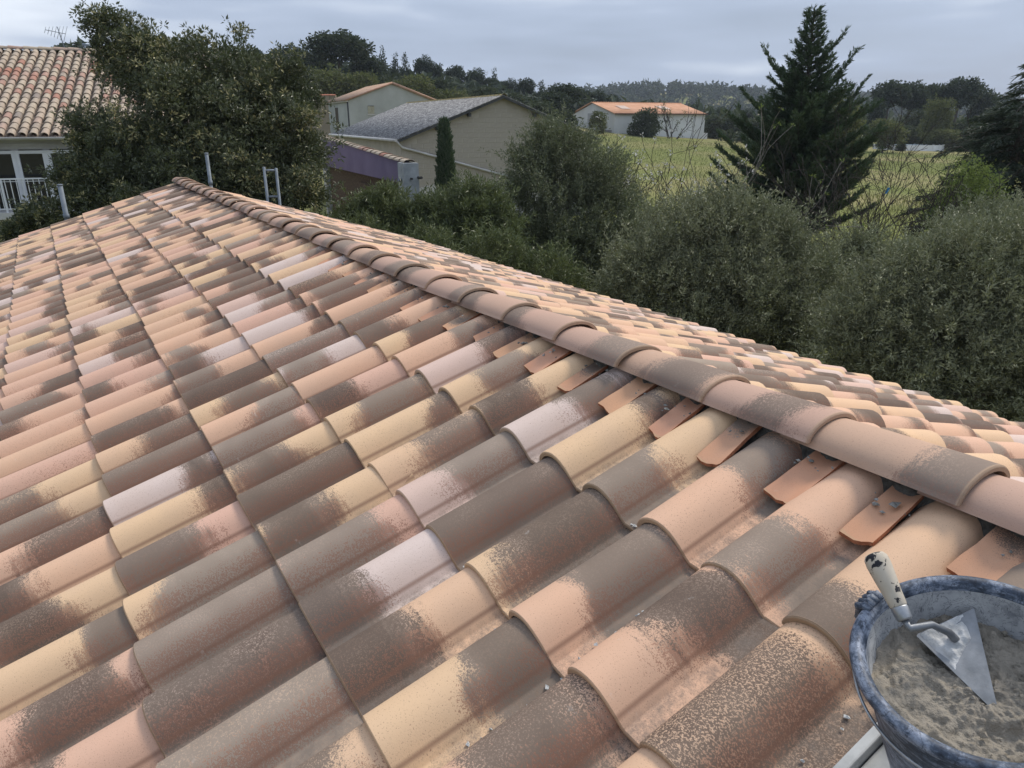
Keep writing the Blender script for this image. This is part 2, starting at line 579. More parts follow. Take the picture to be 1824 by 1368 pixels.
def tile_geometry(prof, length, thk, drop, flip=False, bev=0.0035, cut=None):
    """verts, quads, uvs per vertex, smooth flags. local x runs up the slope, y along the ridge, z off the roof"""
    low = offset_profile(prof, thk)
    k = len(prof)
    arc = [0.0]
    for i in range(1, k):
        arc.append(arc[-1] + math.hypot(prof[i][0] - prof[i - 1][0], prof[i][1] - prof[i - 1][1]))
    vv = [a_ / arc[-1] for a_ in arc]
    V_, UV, F_, S_ = [], [], [], []

    def row(pr, x, shift=0.0):
        b_ = len(V_)
        for i, (y, h) in enumerate(pr):
            V_.append((x, y, h - drop * x / 0.3722 * 0.35 + shift))
            UV.append((max(x, 0) / 0.3722, vv[i]))
        return b_

    def strip(a_, b_, sm, rev=False):
        for i in range(k - 1):
            f = (a_ + i, a_ + i + 1, b_ + i + 1, b_ + i)
            F_.append(f[::-1] if rev else f)
            S_.append(sm)
    t1, t2, t3 = row(prof, bev), row(prof, length * 0.5), row(prof, length)
    strip(t1, t2, True, True); strip(t2, t3, True, True)
    b1, b2 = row(low, bev * 0.3), row(low, length)
    strip(b1, b2, True)
    mid_ = [(p[0] * 0.75 + q[0] * 0.25, p[1] * 0.75 + q[1] * 0.25) for p, q in zip(prof, low)]
    f0, f1, f2 = row(prof, bev), row(mid_, 0.0), row(low, bev * 0.3)
    strip(f0, f1, True); strip(f1, f2, False)
    # side walls
    for i in (0, k - 1):
        F_.append((t1 + i, t3 + i, b2 + i, b1 + i) if i == 0 else (t1 + i, b1 + i, b2 + i, t3 + i)); S_.append(False)
    if flip:                                  # the far slope is the same tile seen from its other hand
        V_ = [(-x, y, z) for x, y, z in V_]
        F_ = [f[::-1] for f in F_]
    return np.array(V_), F_, np.array(UV), S_


def tile_object_mesh(name, geo, material):
    V_, F_, UV, S_ = geo
    me = bpy.data.meshes.new(name)
    me.from_pydata([tuple(p) for p in V_], [], F_)
    me.polygons.foreach_set('use_smooth', S_)
    uvl = me.uv_layers.new(name='tile')
    idx = np.empty(len(me.loops), dtype=np.int32)
    me.loops.foreach_get('vertex_index', idx)
    uvl.data.foreach_set('uv', UV[idx].astype(np.float32).ravel())
    me.materials.append(material)
    me.update()
    return me


PROPS = ('tone', 'smoke_pos', 'smoke_wid', 'smoke_amt', 'seed')


def field_mesh(name, geo, mats, props, material):
    """many tiles joined in one mesh; mats: 4x4 matrices, props: dicts with PROPS"""
    V_, F_, UV, S_ = geo
    Vh = np.c_[V_, np.ones(len(V_))]
    F4 = np.array(F_)
    VV = np.concatenate([(Vh @ np.array(m_).T)[:, :3] for m_ in mats])
    n_ = len(mats)
    FF = (F4[None] + (np.arange(n_) * len(V_))[:, None, None]).reshape(-1, 4)
    me = bpy.data.meshes.new(name)
    raw_mesh(me, VV, FF, False)
    me.polygons.foreach_set('use_smooth', np.tile(S_, n_))
    uvl = me.uv_layers.new(name='tile')
    uvl.data.foreach_set('uv', np.tile(UV, (n_, 1))[FF.ravel()].astype(np.float32).ravel())
    for k_ in PROPS:
        at_ = me.attributes.new(k_, 'FLOAT', 'FACE')
        at_.data.foreach_set('value', np.repeat(np.array([p[k_] for p in props], dtype=np.float32), len(F_)))
    me.materials.append(material)
    return me


# what the nearest tiles look like one by one: (tone, smoke centre, smoke half-width, amount)
LOOK = {
    (2, 2): (.5, .1, .35, .9), (1, 2): (1, .28, .38, 1), (0, 2): (1, .9, .36, 1), (-1, 2): (0, .22, .42, 1), (-2, 2): (0, .95, .28, 1),
    (-3, 2): (3, .85, .42, .9), (-4, 2): (0, .25, .42, 1), (-5, 2): (0, .65, .4, .9), (-6, 2): (2.6, .9, .35, .9), (-7, 2): (1, .85, .3, 1),
    (-8, 2): (0, .7, .5, .85), (-9, 2): (1, .15, .45, 1), (-10, 2): (1, .5, .8, .72), (-11, 2): (1, 1.05, .25, .9), (-12, 2): (1.4, .55, .6, .8),
    (1, 1): (1, .72, .4, 1), (2, 1): (.5, .4, .7, .66), (0, 1): (1, .72, .45, 1), (-1, 1): (0, .62, .58, .95), (-2, 1): (2, .5, .9, .95),
    (-3, 1): (2.6, .78, .55, .95), (-4, 1): (.3, .72, .5, .75), (-5, 1): (0, .9, .24, 1), (-6, 1): (0, .62, .45, 1), (-7, 1): (2, .2, .4, 1),
    (-8, 1): (1, 1.15, .2, 1), (-9, 1): (3, .25, .4, 1), (-10, 1): (3, .5, .9, .68), (-11, 1): (1, .95, .25, 1), (-12, 1): (3, .92, .25, 1),
    (-13, 1): (2, .95, .25, 1), (1, 0): (1, .6, .5, .8), (0, 0): (0, .85, .4, 1), (-1, 0): (.6, .15, .48, 1), (-2, 0): (3, .1, .42, 1),
    (-3, 0): (2, .35, .55, .95), (-4, 0): (0, .25, .42, 1), (-5, 0): (0, .5, .95, .9), (-6, 0): (0, .3, .4, 1), (-7, 0): (2, .35, .6, 1),
    (-8, 0): (1, .78, .38, 1), (-9, 0): (0, .58, .42, 1), (-10, 0): (1, .5, .9, 1), (-11, 0): (1, .25, .4, 1), (-12, 0): (3, .2, .4, 1),
    (0, -1): (.3, .3, .8, .75), (-1, -1): (.3, .4, .9, .75), (-2, -1): (3.4, .4, .95, .8), (-3, -1): (2, .4, .95, .85), (-4, -1): (0, .65, .55, .95),
    (-5, -1): (2, .25, .48, 1), (-6, -1): (0, .9, .3, 1), (-7, -1): (3, .88, .28, 1), (-8, -1): (1, .5, .85, .8), (-9, -1): (.5, .75, .48, .8),
    (-10, -1): (1, .35, .6, .9), (-11, -1): (1, 1.1, .25, 1), (-3, -2): (1.5, .6, .45, .9), (-4, -2): (0, .95, .38, 1), (-5, -2): (0, .3, .4, 1),
}


def look(c_, r_):
    rr = random.Random(c_ * 131 + r_ * 977 + 5)
    if (c_, r_) in LOOK:
        tone, pos, wid, amt = LOOK[(c_, r_)]
    else:
        tone = rr.choice([0, .2, .4, .6, .8, 1, 1, 1.2, 1.5, 1.9, 2.4, 2.8, 3])
        pos = rr.choice([.1, .25, .5, .8, .95, 1.05]) + rr.uniform(-.06, .06)
        wid = rr.choice([.26, .34, .42, .5, .6, .9]) + rr.uniform(-.04, .04)
        amt = rr.choice([1, 1, .95, .9, .75, .7])
        if rr.random() < 0.05: amt = 0.15
    return dict(tone=float(tone), smoke_pos=float(pos), smoke_wid=float(wid), smoke_amt=float(amt), seed=rr.random())


BASIS = Matrix(((U.x, 0, N.x, 0), (0, 1, 0, 0), (U.z, 0, N.z, 0), (0, 0, 0, 1)))
U2 = Vector((math.cos(TH), 0, -math.sin(TH)))            # down the far slope
N2 = Vector((math.sin(TH), 0, math.cos(TH)))
BASIS2 = Matrix(((U2.x, 0, N2.x, 0), (0, 1, 0, 0), (U2.z, 0, N2.z, 0), (0, 0, 0, 1)))
ZR = Z0 + XR * math.tan(TH)                              # where the two slopes of tile crests meet

geo_n = tile_geometry(PROF, T_LEN, T_THK, T_DROP)
geo_f = tile_geometry(PROF, T_LEN, T_THK, T_DROP, flip=True)
me_n = tile_object_mesh('roof_tile', geo_n, M['tile'])
me_f = tile_object_mesh('roof_tile_far', geo_f, M['tile'])

R3 = cam.rotation_euler.to_matrix().transposed()


def shown(p):
    q = R3 @ (Vector(p) - cam.location)
    if q.z > -0.3: return None
    x, y = 1274.4 * q.x / -q.z, 1274.4 * q.y / -q.z
    return x, y, -q.z


cands = []
for r_ in range(R_MIN, R_MAX + 1):
    for c_ in range(C_MIN, C_MAX + 1):
        if c_ in (3, 4) and r_ <= 1: continue      # tiles taken up here, the board lies in their place
        rr = random.Random(c_ * 31 + r_ * 7919)
        p = Vector((0, 0, Z0)) + U * (r_ * TE + rr.gauss(0, .0035)) + Vector((0, -c_ * TW + rr.uniform(-.0025, .0025), 0)) + N * rr.uniform(-.001, .002)
        m_ = Matrix.Translation(p) @ BASIS @ Matrix.Rotation(rr.gauss(0, .007), 4, 'Z') @ Matrix.Rotation(rr.gauss(0, .014), 4, 'X') @ Matrix.Rotation(-abs(rr.gauss(0, .006)), 4, 'Y')
        cands.append((m_, look(c_, r_), 0, c_, r_))
FAR_N = 9
for j in range(FAR_N):
    for c_ in range(C_MIN, C_MAX + 1):
        rr = random.Random(c_ * 37 + j * 4243 + 99)
        s_ = 0.07 + (j + 1) * TE                          # distance of the tile's lower edge from the ridge line
        p = Vector((XR, 0, ZR)) + U2 * (s_ + rr.uniform(-.003, .003)) + Vector((0, -c_ * TW + 0.05 + rr.uniform(-.002, .002), 0)) + N2 * rr.uniform(-.001, .002)
        m_ = Matrix.Translation(p) @ BASIS2 @ Matrix.Rotation(rr.uniform(-.012, .012), 4, 'X')
        cands.append((m_, look(c_ + 200, j + 50), 1, c_, j))


def rank(cd):
    m_ = cd[0]
    q = shown((m_ @ Vector((0.18 * (1 if cd[2] == 0 else -1), -0.08, 0))))
    if q is None or abs(q[0]) > 960 or abs(q[1]) > 730: return 0.0
    nrm = N if cd[2] == 0 else N2
    v = (cam.location - m_.translation).normalized()
    return max(0.0, nrm.dot(v)) / q[2] ** 2


cands.sort(key=rank, reverse=True)
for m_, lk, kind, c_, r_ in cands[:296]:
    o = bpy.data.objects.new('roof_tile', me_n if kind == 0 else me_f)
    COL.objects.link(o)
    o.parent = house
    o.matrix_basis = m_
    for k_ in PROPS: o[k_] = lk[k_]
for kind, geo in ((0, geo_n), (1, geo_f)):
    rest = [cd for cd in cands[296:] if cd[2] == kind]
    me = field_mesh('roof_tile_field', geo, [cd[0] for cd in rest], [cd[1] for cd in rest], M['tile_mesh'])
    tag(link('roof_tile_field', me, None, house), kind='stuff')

# ridge tiles: half barrels, each one lapping over its nearer neighbour
rk = []
for i in range(15):
    an = math.pi * (0.04 + 0.92 * i / 14)
    rk.append((math.cos(an), math.sin(an)))


def ridge_geometry():
    V_, F_, UV, S_ = [], [], [], []
    k = len(rk)

    def row(y, rad, hgt, drop, v_u):
        b_ = len(V_)
        for i, (cx, sz) in enumerate(rk):
            V_.append((cx * rad, y, sz * hgt - drop)); UV.append((v_u, i / (k - 1) * 0.6))
        return b_

    def strip(a_, b_, sm, rev=False):
        for i in range(k - 1):
            f = (a_ + i, b_ + i, b_ + i + 1, a_ + i + 1)
            F_.append(f[::-1] if rev else f); S_.append(sm)
    r1 = row(.004, .106, .062, 0, 0); r2 = row(.22, .098, .060, .009, .6); r3 = row(.44, .088, .056, .018, 1.2)
    strip(r1, r2, True, True); strip(r2, r3, True, True)
    i1 = row(.001, .093, .049, 0, 0); i3 = row(.44, .076, .043, .018, 1.2)
    strip(i1, i3, True)
    e1 = row(.004, .106, .062, 0, 0); e2 = row(0, .1025, .0585, 0, 0); e3 = row(.001, .093, .049, 0, 0)
    strip(e1, e2, True); strip(e2, e3, False)
    for a_, b_, c2, d_ in ((r1, r3, i3, i1),):
        for i in (0, k - 1):
            F_.append((a_ + i, b_ + i, c2 + i, d_ + i) if i else (a_ + i, d_ + i, c2 + i, b_ + i)); S_.append(False)
    return np.array(V_), F_, np.array(UV), S_


me_r = tile_object_mesh('ridge_tile', ridge_geometry(), M['ridge'])
RIDGE_Z = 3.863
k = 0
y = -0.15 - 0.349 * 6
while y < 9.6:
    rr = random.Random(int(y * 100) + 3)
    sag = -0.012 * math.sin(math.pi * max(0, min(1, (y + 0.5) / 10.0))) + 0.012 * max(0, (y - 6) / 4)
    o = bpy.data.objects.new('ridge_tile', me_r)
    COL.objects.link(o); o.parent = house
    o.location = (XR + rr.uniform(-.005, .005), y + rr.uniform(-.006, .006), RIDGE_Z + sag + rr.uniform(-.003, .003))
    o.rotation_euler = (rr.uniform(-.008, .008), rr.uniform(-.02, .02), rr.uniform(-.018, .018))
    o.scale = (rr.uniform(.97, 1.03), 1.0, rr.uniform(.96, 1.04))
    near = {-.15: (2, .12, .35, .95), .2: (1.5, .2, .3, .7), .55: (1, .5, .4, .7)}
    lk = dict(tone=rr.choice([1, 1.3, 1.6, 2, 2]), smoke_pos=rr.choice([.1, .35, .6, .85]), smoke_wid=rr.choice([.35, .45, .55]), smoke_amt=rr.uniform(.7, .95), seed=rr.random())
    for k_ in PROPS: o[k_] = float(lk[k_])
    y += 0.349

# cut clay strips closing each pan under the ridge
def offcut_mesh(seed):
    rr = random.Random(seed)
    wd, ln, th = rr.uniform(.070, .088), rr.uniform(.19, .23), .014
    nx, ny = 6, 6
    V_, UV, F_, S_ = [], [], [], []
    sk, jag = rr.uniform(-.02, .02), [rr.uniform(-.006, .006) for _ in range(ny)]
    for lay in (0, 1):
        for i in range(nx):
            for j in range(ny):
                s = j / (ny - 1)
                x = i / (nx - 1) * ln + (sk * (s - .5) + jag[j] if i == 0 else 0)
                edge = 0.0035 if (lay == 0 and (i == 0 or j in (0, ny - 1))) else 0
                yy = (0.5 - s) * wd * (1 - .08 * i / (nx - 1)) + rr.uniform(-.0015, .0015) * (j in (0, ny - 1))
                V_.append((x, yy, -.016 * (1 - (2 * s - 1) ** 2) - lay * th - edge)); UV.append((x / .3, s * .6))
    n_ = nx * ny
    for i in range(nx - 1):
        for j in range(ny - 1):
            a_ = i * ny + j
            F_.append((a_, a_ + 1, a_ + ny + 1, a_ + ny)); S_.append(True)
            F_.append((n_ + a_, n_ + a_ + ny, n_ + a_ + ny + 1, n_ + a_ + 1)); S_.append(True)
    F_ = [f[::-1] for f in F_]
    b_ = len(V_)
    ring = [(0, j) for j in range(ny)] + [(i, ny - 1) for i in range(1, nx)] + [(nx - 1, j) for j in range(ny - 2, -1, -1)] + [(i, 0) for i in range(nx - 2, 0, -1)]
    for lay in (0, 1):
        for i, j in ring:
            V_.append(V_[lay * n_ + i * ny + j]); UV.append(UV[i * ny + j])
    q = len(ring)
    for i in range(q):
        F_.append((b_ + i, b_ + (i + 1) % q, b_ + q + (i + 1) % q, b_ + q + i)); S_.append(False)
    me = tile_object_mesh('tile_offcut', (np.array(V_), F_, np.array(UV), S_), M['offcut'])
    me.materials.append(M['broken_clay'])
    for p_ in me.polygons[-q:]: p_.material_index = 1
    return me


cuts = [offcut_mesh(s) for s in range(5)]
for c_ in range(C_MIN, C_MAX + 1):
    rr = random.Random(c_ * 17 + 4)
    if c_ < -12 and rr.random() < 0.25: continue
    o = bpy.data.objects.new('tile_offcut', cuts[c_ % 5])
    COL.objects.link(o); o.parent = house
    start = 2.76 + rr.uniform(-.05, .07)
    p = Vector((0, 0, Z0)) + U * (start * TE) + Vector((0, -(c_ + 0.79) * TW + rr.uniform(-.006, .006), 0)) + N * (-.020 + rr.uniform(-.004, .004))
    o.matrix_basis = Matrix.Translation(p) @ BASIS @ Matrix.Rotation(rr.uniform(-.09, .09), 4, 'Z') @ Matrix.Rotation(rr.uniform(-.10, .06), 4, 'X') @ Matrix.Rotation(-.06 + rr.uniform(-.05, .05), 4, 'Y')
    lk = dict(tone=rr.choice([0, .6, 1, 1.5]), smoke_pos=rr.uniform(.2, .8), smoke_wid=rr.choice([.15, .25, .35]), smoke_amt=rr.choice([.3, .8, .9, .95]), seed=rr.random())
    for k_ in PROPS: o[k_] = float(lk[k_])

# mortar bed the ridge tiles sit in
ny_, nx_ = 1500, 13
ys = np.linspace(Y_NEAR, Y_FAR - 0.03, ny_)
xs = np.linspace(-0.115, 0.105, nx_)
GY, GX = np.meshgrid(ys, xs, indexing='ij')
lump = np.zeros_like(GY)
for f_, a_ in ((23, .006), (47, .006), (91, .005), (160, .004)):
    lump += a_ * np.sin(GY * f_ + 3 * np.sin(GX * 40 + f_)) * np.cos(GX * f_ * 1.3 + GY * 7 + f_)
lump += RNG.normal(0, .0018, GY.shape)
crestz = ZR - np.abs(GX) * math.tan(TH)
GZ = crestz + np.where(np.abs(GX) > .085, -.066, np.where(np.abs(GX) > .06, -.046, -.006)) + lump
GXX = XR + GX + np.where(GX < -.08, .010 * np.sin(GY * 31) + .008 * np.sin(GY * 83) + RNG.normal(0, .0015, GY.shape), 0)
mo = link('mortar_bed', grid_mesh('mortar_bed', np.stack([GXX.ravel(), GY.ravel(), GZ.ravel()], 1), ny_, nx_), M['mortar'], house)


def pebbles(name, pts, sizes, material, parent):
    """angular little lumps, one mesh"""
    base = np.array([(1, 0, 0), (-1, 0, 0), (0, 1, 0), (0, -1, 0), (0, 0, 1), (0, 0, -1)], float)
    fc = np.array([(0, 2, 4), (2, 1, 4), (1, 3, 4), (3, 0, 4), (2, 0, 5), (1, 2, 5), (3, 1, 5), (0, 3, 5)])
    n_ = len(pts)
    V_ = base[None] * RNG.uniform(.55, 1.1, (n_, 6, 1)) + RNG.normal(0, .18, (n_, 6, 3))
    ang = RNG.uniform(0, 6.28, n_)
    cs, sn = np.cos(ang)[:, None], np.sin(ang)[:, None]
    V_ = np.stack([V_[..., 0] * cs - V_[..., 1] * sn, V_[..., 0] * sn + V_[..., 1] * cs, V_[..., 2] * .7], -1)
    V_ = V_ * np.asarray(sizes)[:, None, None] + np.asarray(pts)[:, None, :]
    me = bpy.data.meshes.new(name)
    raw_mesh(me, V_.reshape(-1, 3), (fc[None] + 6 * np.arange(n_)[:, None, None]).reshape(-1, 3), False)
    return link(name, me, material, parent)


pp, ss = [], []
for i in range(900):                                     # clots squeezed out under the ridge
    y = random.uniform(Y_NEAR, Y_FAR - .1)
    ph = (-y / TW) % 1.0
    if 0.62 < ph < 1.0 or random.random() < 0.35:
        s = random.choice([.004, .006, .008, .012]) * random.uniform(.6, 1.1)
        x = XR - random.uniform(.085, .135)
        pp.append((x, y, Z0 + x * math.tan(TH) - random.uniform(.0, .045))); ss.append(s)
tag(pebbles('mortar_clots', pp, ss, M['clot'], house), kind='stuff')

# what stands under the tiles
d_ = MB()
hN, hF = -0.085, -0.085
a0 = Vector((0, 0, Z0)) + U * (R_MIN * TE + .02) + N * hN
a1 = Vector((XR, 0, ZR - 0.09))
a2 = Vector((XR, 0, ZR)) + U2 * (FAR_N * TE + 0.04) + N2 * hF
for p0, p1 in ((a0, a1), (a1, a2)):
    q = [(p0.x, Y_NEAR + .02, p0.z), (p1.x, Y_NEAR + .02, p1.z), (p1.x, Y_FAR - .05, p1.z), (p0.x, Y_FAR - .05, p0.z)]
    d_.add(q + [(x, y, z - .05) for x, y, z in q], [(3, 2, 1, 0), (4, 5, 6, 7), (0, 1, 5, 4), (2, 3, 7, 6), (1, 2, 6, 5), (3, 0, 4, 7)])
d_.build('roof_deck', M['deck'], house)
d_ = MB()
ax, bx = a0.x + .35, a2.x - .35
za = a0.z + .35 * math.tan(TH) - .06
zb = a2.z + .35 * math.tan(TH) - .06
zr = a1.z - .06
yn, yf = Y_NEAR + .2, Y_FAR - .2
pent = [(ax, -.3), (bx, -.3), (bx, zb), (XR, zr), (ax, za)]
d_.add([(x, yn, z) for x, z in pent] + [(x, yf, z) for x, z in pent],
       [(0, 1, 2, 3, 4), (9, 8, 7, 6, 5), (0, 5, 6, 1), (1, 6, 7, 2), (2, 7, 8, 3), (3, 8, 9, 4), (4, 9, 5, 0)])
d_.build('wall', M['render'], house)

# mortar crumbs lying loose in the pans
pp, ss = [], []
for c_ in range(-16, 4):
    for r_ in range(-1, 3):
        dens = max(0.0, 1.0 - abs(c_ - 1) / 9.0)
        nn_ = int(random.uniform(2, 26) * dens * dens) if random.random() < .75 else 0
        x0 = random.random()
        for i in range(nn_):
            s = random.choice([.0025, .004, .0055, .008, .011]) * random.uniform(.7, 1.1)
            rr_ = r_ + min(.98, max(.02, x0 + random.gauss(0, .22)))
            p = Vector((0, 0, Z0)) + U * (rr_ * TE) + Vector((0, -(c_ + random.uniform(.78, .885)) * TW, 0)) + N * (-.0572 - .0145 * (rr_ - r_) + s * .45)
            pp.append(tuple(p)); ss.append(s)
tag(pebbles('mortar_crumbs', pp, ss, M['crumb'], None), 'small grey crumbs of dried mortar lying in the tile pans', 'mortar crumbs', kind='stuff')

# ------------------------------------------------------------------ mason's bucket, trowel and board on the roof
bm_, t = mat('bucket_rubber')
o_ = t.n('ShaderNodeTexCoord').outputs['Object']
n1 = t.noise(o_, 14, 6, 0.75)
n2 = t.noise(t.scale_vec(o_, (1, 1, 4)), 40, 4, 0.7)
film = t.m('ADD', t.m('MULTIPLY', n1, 0.65), t.m('MULTIPLY', n2, 0.4))
c = t.ramp(film, [(0.42, (0.012, 0.017, 0.030)), (0.50, (0.05, 0.068, 0.10)), (0.58, (0.20, 0.23, 0.29)), (0.70, (0.42, 0.46, 0.52))])
cr_ = t.rng(t.m('ABSOLUTE', t.m('SUBTRACT', t.noise(o_, 26, 3, 0.7, dist=1.5), 0.5)), 0.0, 0.018, 0.75, 0.0)
c = t.mix(cr_, c, (0.015, 0.018, 0.026))
finish(t, c, 0.55, film, 0.35, 0.004, 0, 0.4)
M['bucket'] = bm_
bi, t = mat('bucket_inside')
o_ = t.n('ShaderNodeTexCoord').outputs['Object']
n1 = t.noise(o_, 11, 6, 0.7)
c = t.ramp(n1, [(0.33, (0.12, 0.13, 0.15)), (0.45, (0.36, 0.37, 0.38)), (0.65, (0.54, 0.55, 0.55))])
cr_ = t.rng(t.m('ABSOLUTE', t.m('SUBTRACT', t.noise(o_, 30, 3, 0.7, dist=2.0), 0.5)), 0.0, 0.02, 0.7, 0.0)
finish(t, t.mix(cr_, c, (0.03, 0.035, 0.045)), 0.85, n1, 0.5, 0.003)
M['bucket_in'] = bi
wm, t = mat('wet_mortar')
o_ = t.n('ShaderNodeTexCoord').outputs['Object']
n1 = t.noise(o_, 9, 5, 0.6)
n2 = t.noise(o_, 55, 5, 0.75)
c = t.mix(n1, (0.20, 0.175, 0.14), (0.37, 0.33, 0.27))
c = t.mix(t.rng(n2, 0.55, 0.72, 0, 0.55), c, (0.10, 0.095, 0.078))
c = t.mix(t.rng(t.noise(o_, 24, 5, 0.8), 0.56, 0.66, 0, 0.7), c, (0.075, 0.068, 0.052))  # shade of the crevices painted into the colour
finish(t, c, 0.8, t.m('ADD', n1, t.m('MULTIPLY', n2, 1.2)), 0.9, 0.009, 0, 0.3)
M['wet_mortar'] = wm

BN = N.copy()
rim = Vector((0.5755, -0.7823, 3.9389))
BH = 0.245
bb = rim - BN * BH
bucket = thing('bucket', bb, 'black rubber bucket caked in grey mortar, standing on the roof tiles', 'bucket')
bucket.rotation_euler = BN.to_track_quat('Z', 'Y').to_euler()
R0 = 0.152
body = MB().lathe([(0.0, 0.002), (.095, .002), (.103, .008), (.105, .02), (.118, .10), (.131, .19), (.134, .205), (.1335, .212), (.1335, .224),
                   (.140, .228), (.1475, .231), (.1515, .236), (.152, .241), (.1495, .246), (.144, .2485), (.138, .2475), (.1335, .243), (.1305, .235)], 96)
body.build('shell', M['bucket'], bucket)
MB().lathe([(.1306, .2352), (.1292, .226), (.1275, .21), (.121, .16), (.111, .09), (.103, .035), (0, .034)], 96).build('lining', M['bucket_in'], bucket)
# moulded lug of the handle on the far-left of the rim
inv = bucket.rotation_euler.to_matrix().inverted()


def on_bucket(p):
    return inv @ (Vector(p) - bb)


lugdir = on_bucket((0.575, -0.635, 3.93)).normalized()
la = math.atan2(lugdir.y, lugdir.x)
lg = MB()
for k_ in range(4):
    a_ = la + (k_ - 1.5) * .062
    lg.tube([(math.cos(a_) * .140, math.sin(a_) * .140, .2475), (math.cos(a_) * .149, math.sin(a_) * .149, .251), (math.cos(a_) * .1575, math.sin(a_) * .1575, .244),
             (math.cos(a_) * .1585, math.sin(a_) * .1585, .222), (math.cos(a_) * .150, math.sin(a_) * .150, .205)], [.005, .0062, .0064, .006, .0045], 10)
lg.build('handle_lug', M['bucket'], bucket)
# wire bail lying down round the near side under the rim
ba = MB()
pts = []
for i in range(41):
    a_ = la + math.pi * i / 40.0
    pts.append((math.cos(a_) * (.1515 - .008 * math.sin(math.pi * i / 40.0)), math.sin(a_) * (.1515 - .008 * math.sin(math.pi * i / 40.0)), .222 - .035 * math.sin(math.pi * i / 40.0)))
ba.tube(pts, .0024, 6)
M['wire'] = simple('galvanised_wire', (0.30, 0.31, 0.32), (0.48, 0.49, 0.50), 30, 0.45, 0, 0.8)
ba.build('bail', M['wire'], bucket)
M['sticker'] = simple('sticker', (0.45, 0.42, 0.10), (0.62, 0.60, 0.28), 40, 0.6)
stk = MB()
sa = math.atan2(on_bucket((0.45, -0.86, 3.85)).y, on_bucket((0.45, -0.86, 3.85)).x)
vv_, ff_ = [], []
for i in range(12):
    a_ = sa + (i - 3.5) * .05
    for r_z in ((.1237, .130), (.1321, .185)):
        vv_.append((math.cos(a_) * (r_z[0] + .0012), math.sin(a_) * (r_z[0] + .0012), r_z[1]))
for i in range(11): ff_.append((2 * i, 2 * i + 2, 2 * i + 3, 2 * i + 1))
stk.add(vv_, ff_, True).build('sticker', M['sticker'], bucket)

# the mortar in it: a heaped, torn surface
nr, na = 60, 190
V_, F_ = [], []
for i in range(nr):
    rad = 0.1262 * (i / (nr - 1)) ** 0.9
    for j in range(na):
        a_ = 2 * math.pi * j / na
        x, y = rad * math.cos(a_), rad * math.sin(a_)
        q3 = Vector((x * 16, y * 16, 2.3))
        z = .174 + .018 * mnoise.fractal(q3, 1.0, 2.0, 3) + .011 * abs(mnoise.fractal(q3 * 3.1, 0.9, 2.1, 4)) - .010 * max(0, mnoise.noise(q3 * 2.2 + Vector((5, 1, 0))) - .25)
        z += .010 * (rad / .1262) ** 6
        V_.append((x, y, z))
for i in range(nr - 1):
    for j in range(na):
        j2 = (j + 1) % na
        F_.append((i * na + j, (i + 1) * na + j, (i + 1) * na + j2, i * na + j2))
mbk = MB().add(V_, F_, True)
wet = mbk.build('mortar', M['wet_mortar'])
wet.location = bb
wet.rotation_euler = bucket.rotation_euler
tag(wet, 'wet grey-beige mortar filling the black bucket', 'mortar')
pp, ss = [], []
for i in range(420):
    a_, rad = random.uniform(0, 6.283), .122 * math.sqrt(random.random())
    x, y = rad * math.cos(a_), rad * math.sin(a_)
    if math.sin(x * 60 + 2) * math.cos(y * 55) < 0.25: continue
    pp.append((x, y, .179 + random.uniform(-.002, .006))); ss.append(random.choice([.002, .0035, .0055]) * random.uniform(.7, 1.2))
pebbles('lump', pp, ss, M['wet_mortar'], wet)["kind"] = "stuff"

# trowel
tm, t = mat('trowel_handle')
o_ = t.n('ShaderNodeTexCoord').outputs['Object']
n1 = t.noise(t.scale_vec(o_, (1, 1, 0.45)), 60, 4, 0.6)
c = t.mix(t.noise(o_, 30, 4, 0.6), (0.36, 0.31, 0.24), (0.55, 0.49, 0.40))
c = t.mix(t.rng(n1, 0.545, 0.575), c, (0.018, 0.018, 0.022))
finish(t, c, 0.7, n1, 0.3, 0.001)
M['handle'] = tm
M['steel'] = simple('worn_steel', (0.14, 0.15, 0.16), (0.26, 0.27, 0.285), 22, 0.5, 0.15, 0.55)
M['dry_mortar'] = simple('dried_mortar', (0.34, 0.34, 0.33), (0.56, 0.56, 0.55), 40, 0.95, 0.7)
trowel = thing('trowel', (0.628, -0.727, 3.923), 'pointed trowel with chipped cream handle, stuck in the bucket of mortar', 'trowel')
T0 = trowel.location.copy()


def tl(p): return Vector(p) - T0


hl, hr, tip = tl((0.606, -0.690, 3.902)), tl((0.686, -0.722, 3.936)), tl((0.588, -0.816, 3.870))
nb = (hr - hl).cross(tip - hl).normalized()
if nb.z < 0: nb = -nb
bl = MB()
up_ = [hl, hl.lerp(hr, .04) + (hl - tip) * .015, hr + (hl - tip) * .012, hr, tip.lerp(hr, .03), tip, tip.lerp(hl, .03)]
k_ = len(up_)
bl.add([p + nb * .0009 for p in up_] + [p - nb * .0009 for p in up_], [tuple(range(k_)), tuple(range(2 * k_ - 1, k_ - 1, -1))] + [(i, i + k_, (i + 1) % k_ + k_, (i + 1) % k_) for i in range(k_)])
bl.build('blade', M['steel'], trowel)
h0, h1 = tl((0.565, -0.689, 3.946)), tl((0.587, -0.618, 4.005))
root = hl.lerp(hr, .5) * .8 + tip * .2 + nb * .002
nk = MB().tube([root, root + nb * .012 + (h0 - root) * .15, (root + h0) * .5 + nb * .016, h0 + (h0 - h1).normalized() * .012 + nb * .002, h0], [.006, .0055, .005, .005, .0055], 10)
nk.build('neck', M['steel'], trowel)
ax_ = (h1 - h0)
ferr = MB().tube([h0, h0 + ax_ * .03, h0 + ax_ * .18, h0 + ax_ * .20], [.0085, .0105, .0115, .0110], 20)
ferr.build('ferrule', M['wire'], trowel)
